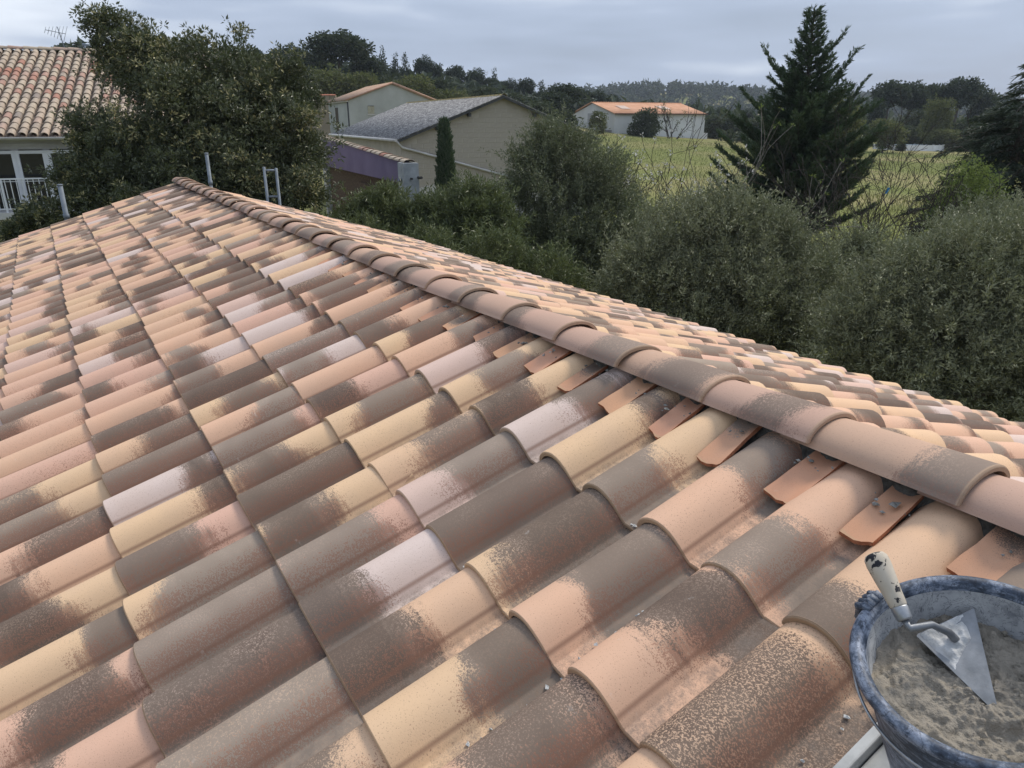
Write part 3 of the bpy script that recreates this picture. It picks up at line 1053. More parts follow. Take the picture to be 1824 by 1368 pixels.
hd = MB().tube([h0 + ax_ * q for q in (.19, .22, .40, .62, .84, .95, 1.0, 1.02)], [.0105, .0120, .0128, .0150, .0168, .0160, .0125, .006], 24)
hd.build('handle', M['handle'], trowel)
V_, nI, nJ = [], 26, 22
for i in range(nI):
    for j in range(nJ):
        su, sv = i / (nI - 1), j / (nJ - 1)
        q = hl.lerp(hr, .03 + .80 * su).lerp(tip, sv * (.50 - .25 * su))
        e = min(su, 1 - su, 1 - sv) * 5
        z = .0012 + max(-.003, min(1, e) * (.004 + .0045 * mnoise.fractal(q * 70 + Vector((3, 1, 2)), .9, 2, 3)) - (.0022 if e < .12 else 0) - .0012)
        V_.append(tuple(q + nb * z))
link('mortar_crust', grid_mesh('mortar_crust', np.array(V_), nI, nJ), M['dry_mortar'], trowel)

# light grey board with a raised edge lying where tiles are taken up
M['board'] = simple('grey_board', (0.33, 0.335, 0.325), (0.50, 0.505, 0.49), 12, 0.7, 0.25)
bd = MB()
for x0, x1, y0, y1, h0_, h1_ in ((-2.2, .80, -.63 - .36, -.63 - .028, -.075, -.052), (-2.2, .80, -.63 - .026, -.63 - .008, -.075, -.030)):
    bd.box(x0, x1, y0, y1, h0_, h1_)
bo = bd.build('board', M['board'])
bo.matrix_basis = Matrix.Translation((0, 0, Z0)) @ BASIS
tag(bo, 'light grey board with a raised edge lying under the bucket', 'board')
for o in (bo,):
    md = o.modifiers.new('bevel', 'BEVEL'); md.width = .003; md.segments = 2

# ------------------------------------------------------------------ galvanised posts at the far gable
M['galv'] = simple('galvanised_steel', (0.11, 0.135, 0.16), (0.19, 0.22, 0.25), 6, 0.6, 0.05, 0.0)


def post(x, y, z1, r, label, group=None):
    t_ = thing('scaffold_post', (x, y, 0), label, 'post', group=group)
    MB().tube([(0, 0, -.1), (0, 0, z1)], r, 14).build('tube', M['galv'], t_)
    MB().tube([(0, 0, z1), (0, 0, z1 + .012), (0, 0, z1 + .018)], [r * 1.12, r * 1.12, r * .8], 14).build('cap', M['galv'], t_)
    MB().tube([(0, 0, z1 - .42), (0, 0, z1 - .36)], r * 1.25, 14).build('collar', M['galv'], t_)
    return t_


post(-0.16, 10.15, 3.83, .030, 'thick galvanised scaffold post beyond the gable, beside the balcony')
post(1.68, 10.15, 4.18, .024, 'thin galvanised scaffold post standing in front of the tree, near the ridge end')
fr = thing('scaffold_ladder', (2.55, 10.2, 0), 'narrow galvanised ladder frame rising behind the far roof slope', 'ladder')
fr.rotation_euler = (0, 0, math.radians(-8))
MB().tube([(-.085, 0, -.1), (-.085, 0, 3.98)], .021, 12).build('upright', M['galv'], fr)
MB().tube([(.085, 0, -.1), (.085, 0, 3.96)], .021, 12).build('upright', M['galv'], fr)
for z in (3.93, 3.55, 3.2, 2.85, 2.5, 2.15):
    MB().tube([(-.085, 0, z), (.085, 0, z)], .016, 10).build('rung', M['galv'], fr)

# ------------------------------------------------------------------ neighbour's house on the left
def old_tile_mat(name, atype):
    m_, t = mat(name)
    tone = t.n('ShaderNodeAttribute', attribute_type=atype, attribute_name='tone').outputs['Fac']
    g_ = t.n('ShaderNodeNewGeometry').outputs['Position']
    c = t.ramp(tone, [(0, (0.26, 0.215, 0.18)), (0.2, (0.36, 0.29, 0.225)), (0.45, (0.42, 0.345, 0.26)), (0.7, (0.38, 0.28, 0.22)), (0.85, (0.36, 0.215, 0.165)), (1.0, (0.35, 0.16, 0.11))])
    n_ = t.noise(g_, 22, 4, 0.7)
    c = t.mix(t.rng(n_, 0.5, 0.72, 0, 0.7), c, (0.15, 0.125, 0.105))
    c = t.mix(t.rng(t.noise(g_, 9, 3, 0.6), 0.58, 0.72, 0, 0.5), c, (0.46, 0.41, 0.32))
    finish(t, c, 0.9, n_, 0.4, 0.006)
    return m_


M['old_tile'] = old_tile_mat('old_canal_tile', 'OBJECT')
M['old_tile_mesh'] = old_tile_mat('old_canal_tile_field', 'GEOMETRY')
M['pan'] = simple('old_pan_tile', (0.10, 0.075, 0.06), (0.21, 0.165, 0.13), 15, 0.95, 0.3)
M['white_pvc'] = simple('white_frame', (0.66, 0.68, 0.70), (0.74, 0.75, 0.77), 3, 0.5, 0, 0, 0.4)
M['lh_wall'] = simple('grey_plaster', (0.42, 0.41, 0.41), (0.52, 0.51, 0.50), 1.2, 0.9, 0.15)
M['gutter'] = simple('pale_gutter', (0.42, 0.405, 0.385), (0.54, 0.525, 0.50), 2, 0.5)
gl, t = mat('window_glass')
finish(t, (0.012, 0.014, 0.02), 0.06, None, spec=0.5)
M['glass'] = gl
M['dark'] = simple('dark_interior', (0.02, 0.018, 0.016), (0.04, 0.035, 0.03), 2, 0.95)


def canal_geometry(length=.40, r0=.086, r1=.066, hgt=.072, seg=8, thk=.012):
    V_, F_, S_ = [], [], []

    def row(y, rad, h, drop):
        b_ = len(V_)
        for i in range(seg + 1):
            a_ = math.pi * i / seg
            V_.append((math.cos(a_) * rad, y, math.sin(a_) * h - drop))
        return b_

    def strip(a_, b_, sm):
        for i in range(seg):
            F_.append((a_ + i, a_ + i + 1, b_ + i + 1, b_ + i)[::-1]); S_.append(sm)
    o1, o2 = row(0, r0, hgt, 0), row(length, r1, hgt * .82, .012)
    strip(o1, o2, True)
    e1, e2 = row(0, r0, hgt, 0), row(0, r0 - thk, hgt - thk, 0)
    strip(e2, e1, False)
    i1, i2 = row(0, r0 - thk, hgt - thk, 0), row(length, r1 - thk, hgt * .82 - thk, .012)
    strip(i2, i1, True)
    return np.array(V_), F_, np.zeros((len(V_), 2)), S_


LH_RZ = -math.atan2(.2, .98)
lh = thing('neighbour_house', (0.074, 18.44, 0), 'neighbouring house with weathered canal tile roof, white windows and balcony at left', 'house', LH_RZ)
LP = math.radians(20.8)
EZ = 4.33
geo_c = canal_geometry()
me_c = tile_object_mesh('roof_tile', geo_c, M['old_tile'])
LB = Matrix.Translation((0, 0, EZ)) @ Matrix.Rotation(LP, 4, 'X')
rest, restp = [], []
for i in range(-24, 18):
    for j in range(19):
        rr = random.Random(i * 53 + j * 7 + 1)
        m_ = LB @ Matrix.Translation((i * .212 + rr.uniform(-.008, .008), j * .315 + rr.uniform(-.01, .01), rr.uniform(-.003, .004))) @ Matrix.Rotation(rr.uniform(-.03, .03), 4, 'Z')
        tone = min(1, max(0, rr.gauss(.40, .17)))
        if rr.random() < 0.07 or (abs(j - 10 - (i % 5) * .6) < 2.2 and rr.random() < 0.45): tone = rr.uniform(.72, 1)
        if -6 <= i <= 8:
            o = bpy.data.objects.new('roof_tile', me_c); COL.objects.link(o); o.parent = lh
            o.matrix_basis = m_; o['tone'] = float(tone)
        else:
            rest.append(m_); restp.append(dict(tone=tone, smoke_pos=0, smoke_wid=0, smoke_amt=0, seed=0))
tag(link('roof_tile_field', field_mesh('roof_tile_field', geo_c, rest, restp, M['old_tile_mesh']), None, lh), kind='stuff')
nxp = 42 * 6 + 1                                          # pans: a rippled sheet between the covers
px_ = (np.arange(nxp) / 6 - 24.5) * .212
prof_z = -.025 + .03 * np.cos(2 * np.pi * px_ / .212)
Vp = []
for y_ in (-.05, 6.05):
    Vp += [tuple((LB @ Vector((float(x), y_, float(z))))) for x, z in zip(px_, prof_z)]
link('pan_tiles', grid_mesh('pan_tiles', np.array(Vp), 2, nxp), M['pan'], lh)
rz_ = EZ + 6.0 * math.sin(LP)
ry_ = 6.0 * math.cos(LP)
rg = thing_r = None
for i in range(26):
    q = canal_geometry(.46, .10, .09, .08)
    if i == 0: me_lr = tile_object_mesh('ridge_tile', q, M['old_tile'])
    o = bpy.data.objects.new('ridge_tile', me_lr); COL.objects.link(o); o.parent = lh
    o.location = (-5.3 + i * .36, ry_, rz_ + .03); o.rotation_euler = (0, 0, -math.pi / 2)
    o['tone'] = float(random.uniform(.15, .8))
MB().add([(-5.3, ry_, rz_), (4, ry_, rz_), (4, 2 * ry_, EZ), (-5.3, 2 * ry_, EZ)], [(0, 1, 2, 3)]).build('rear_roof_slope', M['pan'], lh)
# wall with three tall windows
xw = [(-2.6, -2.12), (-1.98, -1.5), (-1.45, -.975), (-.85, -.375), (-.235, .24), (.36, .84), (1.5, 2.1)]
zt, zb_ = 3.945, 2.45
wall = MB()
wall.box(-5.1, 3.8, .34, 2 * ry_ - .34, -.3, zb_)
wall.box(-5.1, 3.8, .34, 2 * ry_ - .34, zt + .09, EZ + .02)
edges = [-5.1] + [v for p_ in xw for v in p_] + [3.8]
for i in range(0, len(edges), 2):
    wall.box(edges[i], edges[i + 1], .34, .60, zb_, zt + .09)
wall.box(-5.1, 3.8, 1.2, 2 * ry_ - .34, zb_, zt + .09)
for x_ in (-5.1, 3.8 - .3):
    wall.box(x_, x_ + .3, .60, 1.2, zb_, zt + .09)
gab = [(.34, EZ + .02), (2 * ry_ - .34, EZ + .02), (ry_, rz_ - .12)]
wall.add([(-5.0, y_, z_) for y_, z_ in gab] + [(3.7, y_, z_) for y_, z_ in gab], [(0, 2, 1), (3, 4, 5)])
wall.build('wall', M['lh_wall'], lh)
MB().box(-5.1, 3.8, .325, .338, zt + .17, zt + .22).build('moulding', M['lh_wall'], lh)
for x0, x1 in xw:
    wi = MB()
    wi.box(x0 - .07, x0 + .012, .30, .40, zb_ + .04, zt + .07).box(x1 - .012, x1 + .07, .30, .40, zb_ + .04, zt + .07)
    wi.box(x0 + .0125, x1 - .0125, .301, .399, zt, zt + .069).box(x0 + .0125, x1 - .0125, .301, .399, zb_ + .04, zb_ + .11)
    wo = wi.build('window', M['white_pvc'], lh)
    MB().box(x0 + .0125, x1 - .0125, .345, .355, zb_ + .11, zt).build('pane', M['glass'], wo)
gt = MB()
gp = [(.06 * math.cos(math.pi + math.pi * k_ / 8), .06 * math.sin(math.pi + math.pi * k_ / 8)) for k_ in range(9)]
vs_ = [(x, -.02 + p_[0], 4.32 + p_[1] - .02) for x in (-5.2, 3.9) for p_ in gp] + [(x, -.02 + p_[0] * .93, 4.322 + p_[1] * .93 - .02) for x in (-5.2, 3.9) for p_ in gp]
gt.add(vs_, [(i, i + 1, i + 10, i + 9) for i in range(8)] + [(18 + i, 27 + i, 28 + i, 19 + i) for i in range(8)] + [(0, 9, 27, 18), (8, 26, 35, 17)], True)
gt.build('gutter', M['gutter'], lh)
MB().box(-5.1, 3.8, .055, .338, 4.262, 4.28).build('soffit', M['lh_wall'], lh)
# balcony slab and railing
MB().box(-4.6, 2.4, -.32, .338, 2.60, 2.74).build('balcony_slab', M['lh_wall'], lh)
rl = MB().box(-4.6, 2.4, -.275, -.235, 3.43, 3.46).build('top_rail', M['white_pvc'], lh)
MB().box(-4.6, 2.4, -.27, -.24, 2.80, 2.825).build('bottom_rail', M['white_pvc'], lh)
MB().box(-4.6, 2.4, -.262, -.248, 3.385, 3.397).build('mid_rail', M['white_pvc'], lh)
bal = MB().box(-.0075, .0075, -.0075, .0075, 2.825, 3.43).mesh('baluster')
for i in range(64):
    o = link('baluster', bal, M['white_pvc'], lh); o.location = (-4.55 + i * .108, -.255, 0)
for x_ in (-4.59, -1.16, 2.36):
    MB().box(x_ - .02, x_ + .02, -.275, -.235, 2.74, 3.43).build('newel', M['white_pvc'], lh)
# aerial on the ridge
an = thing('tv_aerial', (0.88, 24.2, 0), 'thin television aerial on the ridge of the neighbouring house', 'aerial')
MB().tube([(0, 0, 6.35), (-.10, .1, 7.1)], .014, 6).build('mast', M['galv'], an)
MB().tube([(-.40, .25, 7.02), (.06, 0, 6.92)], .009, 5).build('boom', M['galv'], an)
for k_ in range(7):
    u_ = k_ / 6
    c_ = Vector((-.40, .25, 7.02)).lerp(Vector((.06, 0, 6.92)), u_)
    ln = .10 + .16 * u_
    MB().tube([c_ + Vector((.4 * ln, .5 * ln, ln)) * .8, c_ - Vector((.4 * ln, .5 * ln, ln)) * .8], .006, 5).build('element', M['galv'], an)
dish = thing('vent_pipe', (1.35, 23.9, 0), 'small grey vent cowl on the neighbouring ridge beside the tree', 'vent')
MB().tube([(0, 0, 6.3), (0, 0, 6.62)], .05, 12).build('pipe', M['galv'], dish)
MB().tube([(-.07, 0, 6.64), (.22, 0, 6.60)], .045, 10).build('cowl', M['galv'], dish)

# ------------------------------------------------------------------ block-built barn
BD = -math.atan2(.14, .99)
M['block'] = simple('concrete_block', (0.335, 0.300, 0.245), (0.42, 0.375, 0.31), 1.6, 0.95, 0.3)
M['joint'] = simple('block_joint', (0.36, 0.325, 0.27), (0.43, 0.385, 0.32), 2.2, 0.95, 0.3)
fc, t = mat('fibre_cement')
g_ = t.n('ShaderNodeTexCoord').outputs['Object']
n1 = t.noise(g_, 7.0, 6, 0.9)
n2 = t.noise(g_, 0.5, 3, 0.5)
c = t.ramp(n1, [(0.40, (0.055, 0.055, 0.058)), (0.50, (0.16, 0.158, 0.158)), (0.59, (0.36, 0.355, 0.345))])
finish(t, t.mix(t.m('MULTIPLY', n2, 0.25), c, (0.15, 0.148, 0.145)), 0.95, n1, 0.3, 0.01)
M['fibre'] = fc
barn = thing('barn', (16.56, 26.48, 0), 'block built barn with mottled grey corrugated roof and white pipe on its gable', 'barn', BD)
HW, EZB, AZ, LEN = 4.45, 3.95, 5.60, 13.5
MB().add([(x, y, z) for y in (0.0, LEN) for x, z in ((-HW, -.3), (HW, -.3), (HW, EZB), (0, AZ), (-HW, EZB))],
         [(0, 1, 2, 3, 4), (9, 8, 7, 6, 5), (0, 5, 6, 1), (1, 6, 7, 2), (4, 9, 5, 0), (2, 7, 8, 3), (3, 8, 9, 4)]).build('wall', M['joint'], barn)
blk = MB()
bx_, bz_, bt_ = .485, .185, .006
blk.add([(0, 0, 0), (bx_, 0, 0), (bx_, 0, bz_), (0, 0, bz_), (.006, -bt_, .006), (bx_ - .006, -bt_, .006), (bx_ - .006, -bt_, bz_ - .006), (.006, -bt_, bz_ - .006)],
        [(4, 5, 6, 7), (0, 1, 5, 4), (1, 2, 6, 5), (2, 3, 7, 6), (3, 0, 4, 7)])
blk = blk.mesh('block')
nb_ = 0
for row_ in range(11, 27):
    z = row_ * .2
    off = .25 if row_ % 2 else 0
    for i in range(-10, 10):
        x = i * .5 + off
        if x < -HW + .02 or x + bx_ > 3.2: continue
        lim = AZ - (AZ - EZB) * max(abs(x), abs(x + bx_)) / HW
        if z + bz_ > lim - .06: continue
        o = link('block', blk, M['block'], barn); o.location = (x, -.002, z); nb_ += 1
# corrugated slopes
SP = math.atan2(AZ - EZB, HW)
for sgn, nm in ((-1, 'roof_slope'), (1, 'roof_slope')):
    ncor = 380
    yy = np.linspace(-.28, LEN + .28, ncor)
    rows = []
    for s_ in (0.0, (HW + .25)):
        x = sgn * s_
        z = AZ + .07 - s_ * math.tan(SP) + .025 * np.sin(yy * 2 * np.pi / .177)
        rows.append(np.stack([np.full(ncor, x), yy, z], 1))
    top_ = np.concatenate(rows)
    me = grid_mesh('roof_slope', top_, 2, ncor)
    o = link(nm, me, M['fibre'], barn)
    md = o.modifiers.new('solid', 'SOLIDIFY'); md.thickness = .02; md.offset = -1
rc = thing_r
ms = simple('mossy_ridge', (0.20, 0.17, 0.10), (0.42, 0.33, 0.12), 3, 0.95, 0.4)
me_rb = tile_object_mesh('ridge_tile', canal_geometry(.5, .13, .12, .10), ms)
for i in range(32):
    o = link('ridge_tile', me_rb, None, barn); o.location = (0, -.3 + i * .44, AZ + .04)
M['dark_trim'] = simple('dark_trim', (0.045, 0.045, 0.045), (0.08, 0.08, 0.08), 4)
for sgn in (-1, 1):
    e_ = [(0, AZ - .04), (sgn * (HW + .2), AZ - .04 - (HW + .2) * math.tan(SP)), (sgn * (HW + .2), AZ + .05 - (HW + .2) * math.tan(SP)), (0, AZ + .05)]
    MB().add([(x, y, z) for y in (-.26, -.20) for x, z in e_], [(0, 1, 2, 3), (7, 6, 5, 4), (0, 4, 5, 1), (3, 2, 6, 7), (1, 5, 6, 2), (0, 3, 7, 4)]).build('barge_board', M['dark_trim'], barn)
    for s_ in (1.5, 2.9):
        x = sgn * s_
        MB().box(x - .06, x + .06, -.2, -.012, AZ - .21 - s_ * math.tan(SP), AZ - .06 - s_ * math.tan(SP)).build('purlin_end', M['dark_trim'], barn)
g2 = MB().tube([(-HW - .27, -.3, EZB - .02), (-HW - .27, LEN, EZB + .02)], .058, 10); g2.build('gutter', M['gutter'], barn)
MB().tube([(-HW - .22, -.26, EZB - .06), (-HW - .05, -.13, EZB - .22), (-HW + .05, -.09, EZB - .30), (-HW + .6, -.08, EZB - .44), (-.23, -.08, 2.535), (2.6, -.08, 1.78)], .045, 10).build('drain_pipe', M['gutter'], barn)
M['patch'] = simple('cement_patch', (0.45, 0.43, 0.39), (0.53, 0.51, 0.47), 2, 0.95, 0.2)
MB().add([(x, y, z) for y in (-.03, -.009) for x, z in ((-3.9, 0), (4.4, 0), (4.4, 1.35), (-.6, 2.15), (-2.2, 2.35), (-3.9, 2.02))],
         [(0, 1, 2, 3, 4, 5), (11, 10, 9, 8, 7, 6)] + [(i, i + 6, (i + 1) % 6 + 6, (i + 1) % 6) for i in range(6)]).build('render_patch', M['patch'], barn)

# ------------------------------------------------------------------ shed with the purple fascia
M['purple'] = simple('purple_paint', (0.125, 0.100, 0.175), (0.155, 0.125, 0.205), 1.2, 0.85, 0.1)
M['concrete'] = simple('grey_concrete', (0.26, 0.28, 0.29), (0.42, 0.44, 0.45), 3.5, 0.95, 0.3)
M['reed'] = simple('reed_screen', (0.045, 0.030, 0.020), (0.12, 0.085, 0.055), 16, 0.95, 0.4)
shed = thing('shed', (7.11, 15.28, 0), 'open shed with purple painted fascia and clay tile coping', 'shed', -math.atan2(.14, .99))
# local y runs away from the viewer along the wall; local x to its right
fa = MB()
prof_ = [(.30, 3.20, 3.72), (10.8, 3.12, 4.12)]
fa.add([(x, y, z) for x in (-.10, .10) for y, z in ((prof_[0][0], prof_[0][1]), (prof_[1][0], prof_[1][1]), (prof_[1][0], prof_[1][2]), (prof_[0][0], prof_[0][2]))],
       [(3, 2, 1, 0), (4, 5, 6, 7), (0, 1, 5, 4), (2, 3, 7, 6), (1, 2, 6, 5), (3, 0, 4, 7)])
fa.build('fascia', M['purple'], shed)
me_cp = tile_object_mesh('coping_tile', canal_geometry(.52, .15, .13, .075), M['old_tile'])
tones = [.45, .5, .4, .5, .95, .45, .5, .42, .9, .9, .5, .4, .45, .5, .5, .4, .45, .5, .4, .5, .45, .5, .4]
for i in range(23):
    y_ = .0 + i * .47
    o = link('coping_tile', me_cp, None, shed)
    o.location = (.0, y_ - .05, 3.70 + (y_ - .3) * .0381 + .02); o.rotation_euler = (.0381 + random.uniform(-.01, .01), 0, random.uniform(-.03, .03))
    o['tone'] = float(tones[i] + random.uniform(-.08, .05))
MB().box(-.20, .17, -.20, .295, -.2, 3.70).build('pillar', M['concrete'], shed)
MB().tube([(-.28, -.0, 3.32), (-.22, -.0, 3.30)], .05, 10).build('flood_lamp', M['galv'], shed)
for z_ in (3.35,):
    MB().tube([(-.03, -.205, z_), (-.03, -.30, z_)], .025, 8).build('bracket', M['dark_trim'], shed)
    MB().tube([(.15, -.205, z_ + .02), (.2, -.32, z_ + .02)], .035, 8).build('bracket', M['dark_trim'], shed)
MB().box(-.05, .05, .5, 5.4, -.2, 2.9).build('reed_screen', M['reed'], shed)
MB().box(.06, .10, .3, 10.5, -.2, 3.19).build('shade_panel', M['reed'], shed)  # dark panel put in as the shade inside the open shed
MB().box(-.12, .12, 10.5, 10.8, -.2, 3.12).build('post', M['concrete'], shed)

# ------------------------------------------------------------------ grey rendered house behind the barn, tan wall next to it
M['grey_render'] = simple('grey_render', (0.32, 0.33, 0.30), (0.42, 0.43, 0.40), 0.5, 0.95, 0.2)
M['tan_wall'] = simple('tan_wall', (0.24, 0.20, 0.14), (0.33, 0.28, 0.205), 0.7, 0.95, 0.3)
M['roof_far'] = simple('far_tile', (0.26, 0.17, 0.12), (0.40, 0.28, 0.20), 3, 0.95, 0.4)
M['shutter'] = simple('shutter', (0.30, 0.28, 0.20), (0.38, 0.36, 0.27), 4, 0.8)
gh = thing('grey_house', (23.7, 54.24, 0), 'two storey house with pale grey render and shuttered window beyond the barn', 'house', BD)
w_, e_, a_, l_ = 3.45, 6.2, 7.4, 8.0
MB().add([(x, y, z) for y in (0, l_) for x, z in ((-w_, -.3), (w_, -.3), (w_, e_), (0, a_), (-w_, e_))],
         [(0, 1, 2, 3, 4), (9, 8, 7, 6, 5), (0, 5, 6, 1), (1, 6, 7, 2), (4, 9, 5, 0), (2, 7, 8, 3), (3, 8, 9, 4)]).build('wall', M['grey_render'], gh)
sp_ = (a_ - e_) / w_
for sgn in (-1, 1):
    ncor = 84
    yy = np.linspace(-.15, l_ + .2, ncor)
    V_ = np.concatenate([np.stack([np.full(ncor, sgn * s_), yy, a_ + .06 - s_ * sp_ + .04 * np.sin(yy * 2 * np.pi / .3)], 1) for s_ in (0, w_ + .2)])
    o = link('roof_slope', grid_mesh('roof_slope', V_, 2, ncor), M['roof_far'], gh)
    md = o.modifiers.new('solid', 'SOLIDIFY'); md.thickness = .06; md.offset = -1
    M['verge'] = M.get('verge') or simple('verge_tile', (0.36, 0.20, 0.14), (0.46, 0.30, 0.22), 4, 0.9)
    MB().tube([(0, -.12, a_ + .09), (sgn * (w_ + .2), -.12, a_ + .09 - (w_ + .2) * sp_)], .075, 8).build('verge', M['verge'], gh)
wn = MB().box(-2.0, -1.5, -.03, -.003, 5.24, 5.84).build('window', M['shutter'], gh)
MB().box(-2.06, -1.44, -.06, -.031, 5.17, 5.235).build('sill', M['patch'], wn)
MB().box(-1.97, -1.53, -.045, -.031, 5.80, 5.83).build('shutter_rail', M['dark_trim'], wn)
MB().box(-w_ - .02, -w_ - .003, 4.1, 5.2, 3.0, 5.75).build('window', M['glass'], gh)
MB().tube([(-w_ - .1, -.1, e_ - .05), (-w_ - .1, l_, e_ - .05)], .07, 8).build('gutter', M['gutter'], gh)
MB().tube([(-w_ - .06, .1, e_ - .08), (-w_ - .06, .1, 0)], .05, 8).build('downpipe', M['dark_trim'], gh)
tw = thing('tan_wall', (20.2, 64.9, 0), 'tan rendered wall with red tile coping left of the grey house', 'wall', math.atan2(-1.2, 1.9))
MB().box(-6, 2.6, 0, .35, -.2, 6.85).build('render', M['tan_wall'], tw)
M['red_tile'] = simple('red_tile', (0.33, 0.12, 0.07), (0.42, 0.18, 0.11), 5, 0.9)
cpm = tile_object_mesh('coping_tile', canal_geometry(.5, .26, .24, .10), M['red_tile'])
for i in range(19):
    o = link('coping_tile', cpm, None, tw); o.location = (-6 + i * .45, .17, 6.84); o.rotation_euler = (0, 0, -math.pi / 2)

# ------------------------------------------------------------------ white farm hall with the orange roof
M['hall_wall'] = simple('white_hall_wall', (0.56, 0.56, 0.545), (0.68, 0.68, 0.66), 0.25, 0.9, 0.1)
M['hall_roof'] = simple('orange_tile_sheet', (0.44, 0.225, 0.125), (0.54, 0.30, 0.19), 0.8, 0.9, 0.2)
M['skylight'] = simple('skylight', (0.44, 0.32, 0.25), (0.52, 0.40, 0.33), 1.0, 0.7)
hx = math.radians(-8.8)
hall = thing('farm_hall', (72.43, 85.69, 1.0), 'white rendered farm hall with long orange roof at the meadow edge', 'hall', hx)
HL, HD, he, hr_ = 16.2, 13.4, 4.83, 6.45
MB().add([(x, y, z) for x in (0, HL) for y, z in ((0, -1.5), (HD, -1.5), (HD, he), (HD / 2, hr_), (0, he))],
         [(4, 3, 2, 1, 0), (5, 6, 7, 8, 9), (0, 1, 6, 5), (1, 2, 7, 6), (4, 0, 5, 9), (2, 3, 8, 7), (3, 4, 9, 8)]).build('wall', M['hall_wall'], hall)
rs = (hr_ - he) / (HD / 2)
for sgn in (1, -1):
    ncor = 130
    xx = np.linspace(-.25, HL + .25, ncor)
    rows = []
    for s_ in (0, HD / 2 + .35):
        y = HD / 2 - sgn * s_
        rows.append(np.stack([xx, np.full(ncor, y), hr_ + .12 - s_ * rs + .03 * np.sin(xx * 2 * np.pi / .33)], 1))
    o = link('roof_slope', grid_mesh('roof_slope', np.concatenate(rows), 2, ncor), M['hall_roof'], hall)
    md = o.modifiers.new('solid', 'SOLIDIFY'); md.thickness = .09; md.offset = -1
for x_ in (2.6, 9.9):
    MB().add([(x, HD / 2 - s_, hr_ + .19 - s_ * rs) for x, s_ in ((x_, 2.2), (x_ + 1.6, 2.2), (x_ + 1.6, 4.3), (x_, 4.3))], [(3, 2, 1, 0)]).build('skylight', M['skylight'], hall)
MB().box(-.3, HL + .3, -.42, -.36, he - .05, he + .10).build('gutter', simple('brown_gutter', (0.10, 0.06, 0.05), (0.14, 0.09, 0.07)), hall)
M['hall_door'] = simple('hall_door', (0.22, 0.20, 0.19), (0.30, 0.28, 0.26), 1.5)
MB().box(-.04, -.01, 6.5, 8.2, 3.0, 5.0).build('loft_door', simple('pale_door', (0.36, 0.36, 0.36), (0.42, 0.42, 0.42)), hall)
MB().box(-.05, -.01, .8, 3.2, -.5, 2.6).build('side_door', M['hall_door'], hall)
MB().box(6.60, 6.64, -.012, -.003, -1, he - .1).build('wall_joint', M['hall_door'], hall)
MB().box(HL + .01, HL + .9, .2, 2.2, -1.5, 2.1).build('annex', M['hall_wall'], hall)

# ------------------------------------------------------------------ above-ground pool
pl = thing('swimming_pool', (107.8, 61.3, 0.55), 'low white walled garden pool at the far side of the meadow', 'pool', math.atan2(-5.0, 7.8))
M['pool_white'] = simple('pool_wall', (0.66, 0.66, 0.65), (0.76, 0.76, 0.75), 1.0, 0.6)
pw = MB()
na = 72
vs_ = []
for k_ in range(na):
    a_ = 2 * math.pi * k_ / na
    ex = 4.7 * (abs(math.cos(a_)) ** .55) * (1 if math.cos(a_) >= 0 else -1)
    ey = 2.6 * (abs(math.sin(a_)) ** .8) * (1 if math.sin(a_) >= 0 else -1)
    vs_.append((ex, ey))
pw.add([(x, y, -.4) for x, y in vs_] + [(x, y, 1.05) for x, y in vs_], [(i, (i + 1) % na, na + (i + 1) % na, na + i) for i in range(na)], True)
pw.build('pool_wall', M['pool_white'], pl)
for k_ in range(0, na, 3):
    x, y = vs_[k_]
    MB().box(x * 1.01 - .05, x * 1.01 + .05, y * 1.01 - .05, y * 1.01 + .05, -.4, 1.12).build('rib', M['pool_white'], pl)
wt, t = mat('pool_water')
finish(t, (0.03, 0.16, 0.24), 0.08, None, spec=0.5)
MB().add([(x * .98, y * .98, .8) for x, y in vs_], [tuple(range(na))]).build('water', wt, pl)

# ------------------------------------------------------------------ trees and shrubs
# crowns as clusters of blobs: x, y, z, radius in metres
BIG = [(1.18, 14.9, 5.92, 0.62), (1.87, 14.08, 5.55, 0.76), (2.78, 13.46, 5.45, 0.8), (3.31, 12.67, 5.0, 0.8), (3.41, 11.91, 4.31, 0.68),
       (3.26, 11.33, 3.61, 0.55), (2.68, 12.38, 4.31, 0.97), (1.91, 12.98, 4.58, 0.97), (1.2, 13.48, 4.12, 0.88), (0.66, 14.24, 4.2, 0.66),
       (0.22, 14.31, 3.73, 0.5), (1.43, 12.48, 3.61, 0.85), (2.32, 11.64, 3.54, 0.75), (0.61, 13.37, 3.3, 0.62), (-0.33, 14.01, 3.11, 0.4),
       (2.86, 11.11, 3.1, 0.46), (1.75, 11.77, 3.02, 0.7), (2.4, 13.3, 4.0, 1.3), (1.0, 13.9, 3.4, 0.9)]
OL1 = [(9.54, 12.46, 3.75, 0.88), (9.02, 12.58, 3.28, 0.94), (10.02, 12.05, 3.52, 0.82), (8.54, 12.53, 2.46, 0.94), (9.39, 11.99, 2.46, 1.19), (10.21, 11.53, 2.58, 0.88), (9.12, 11.81, 1.63,
       1.26), (10.02, 11.34, 1.87, 1.0), (8.3, 12.38, 1.75, 0.75), (9.63, 12.61, 4.23, 0.48), (9.15, 12.78, 3.93, 0.5)]
OL2 = [(9.17, 7.29, 2.9, 0.66), (8.58, 7.58, 2.72, 0.71), (9.74, 6.86, 2.72, 0.66), (7.92, 7.77, 2.19, 0.75), (9.03, 7.07, 2.19, 1.04), (10.09, 6.44, 2.28, 0.64), (8.21, 7.36, 1.66, 0.94),
       (9.31, 6.63, 1.58, 1.04), (10.14, 6.18, 1.75, 0.57), (7.51, 7.92, 1.93, 0.42), (8.59, 6.89, 1.13, 0.85), (9.72, 6.22, 1.22, 0.66)]
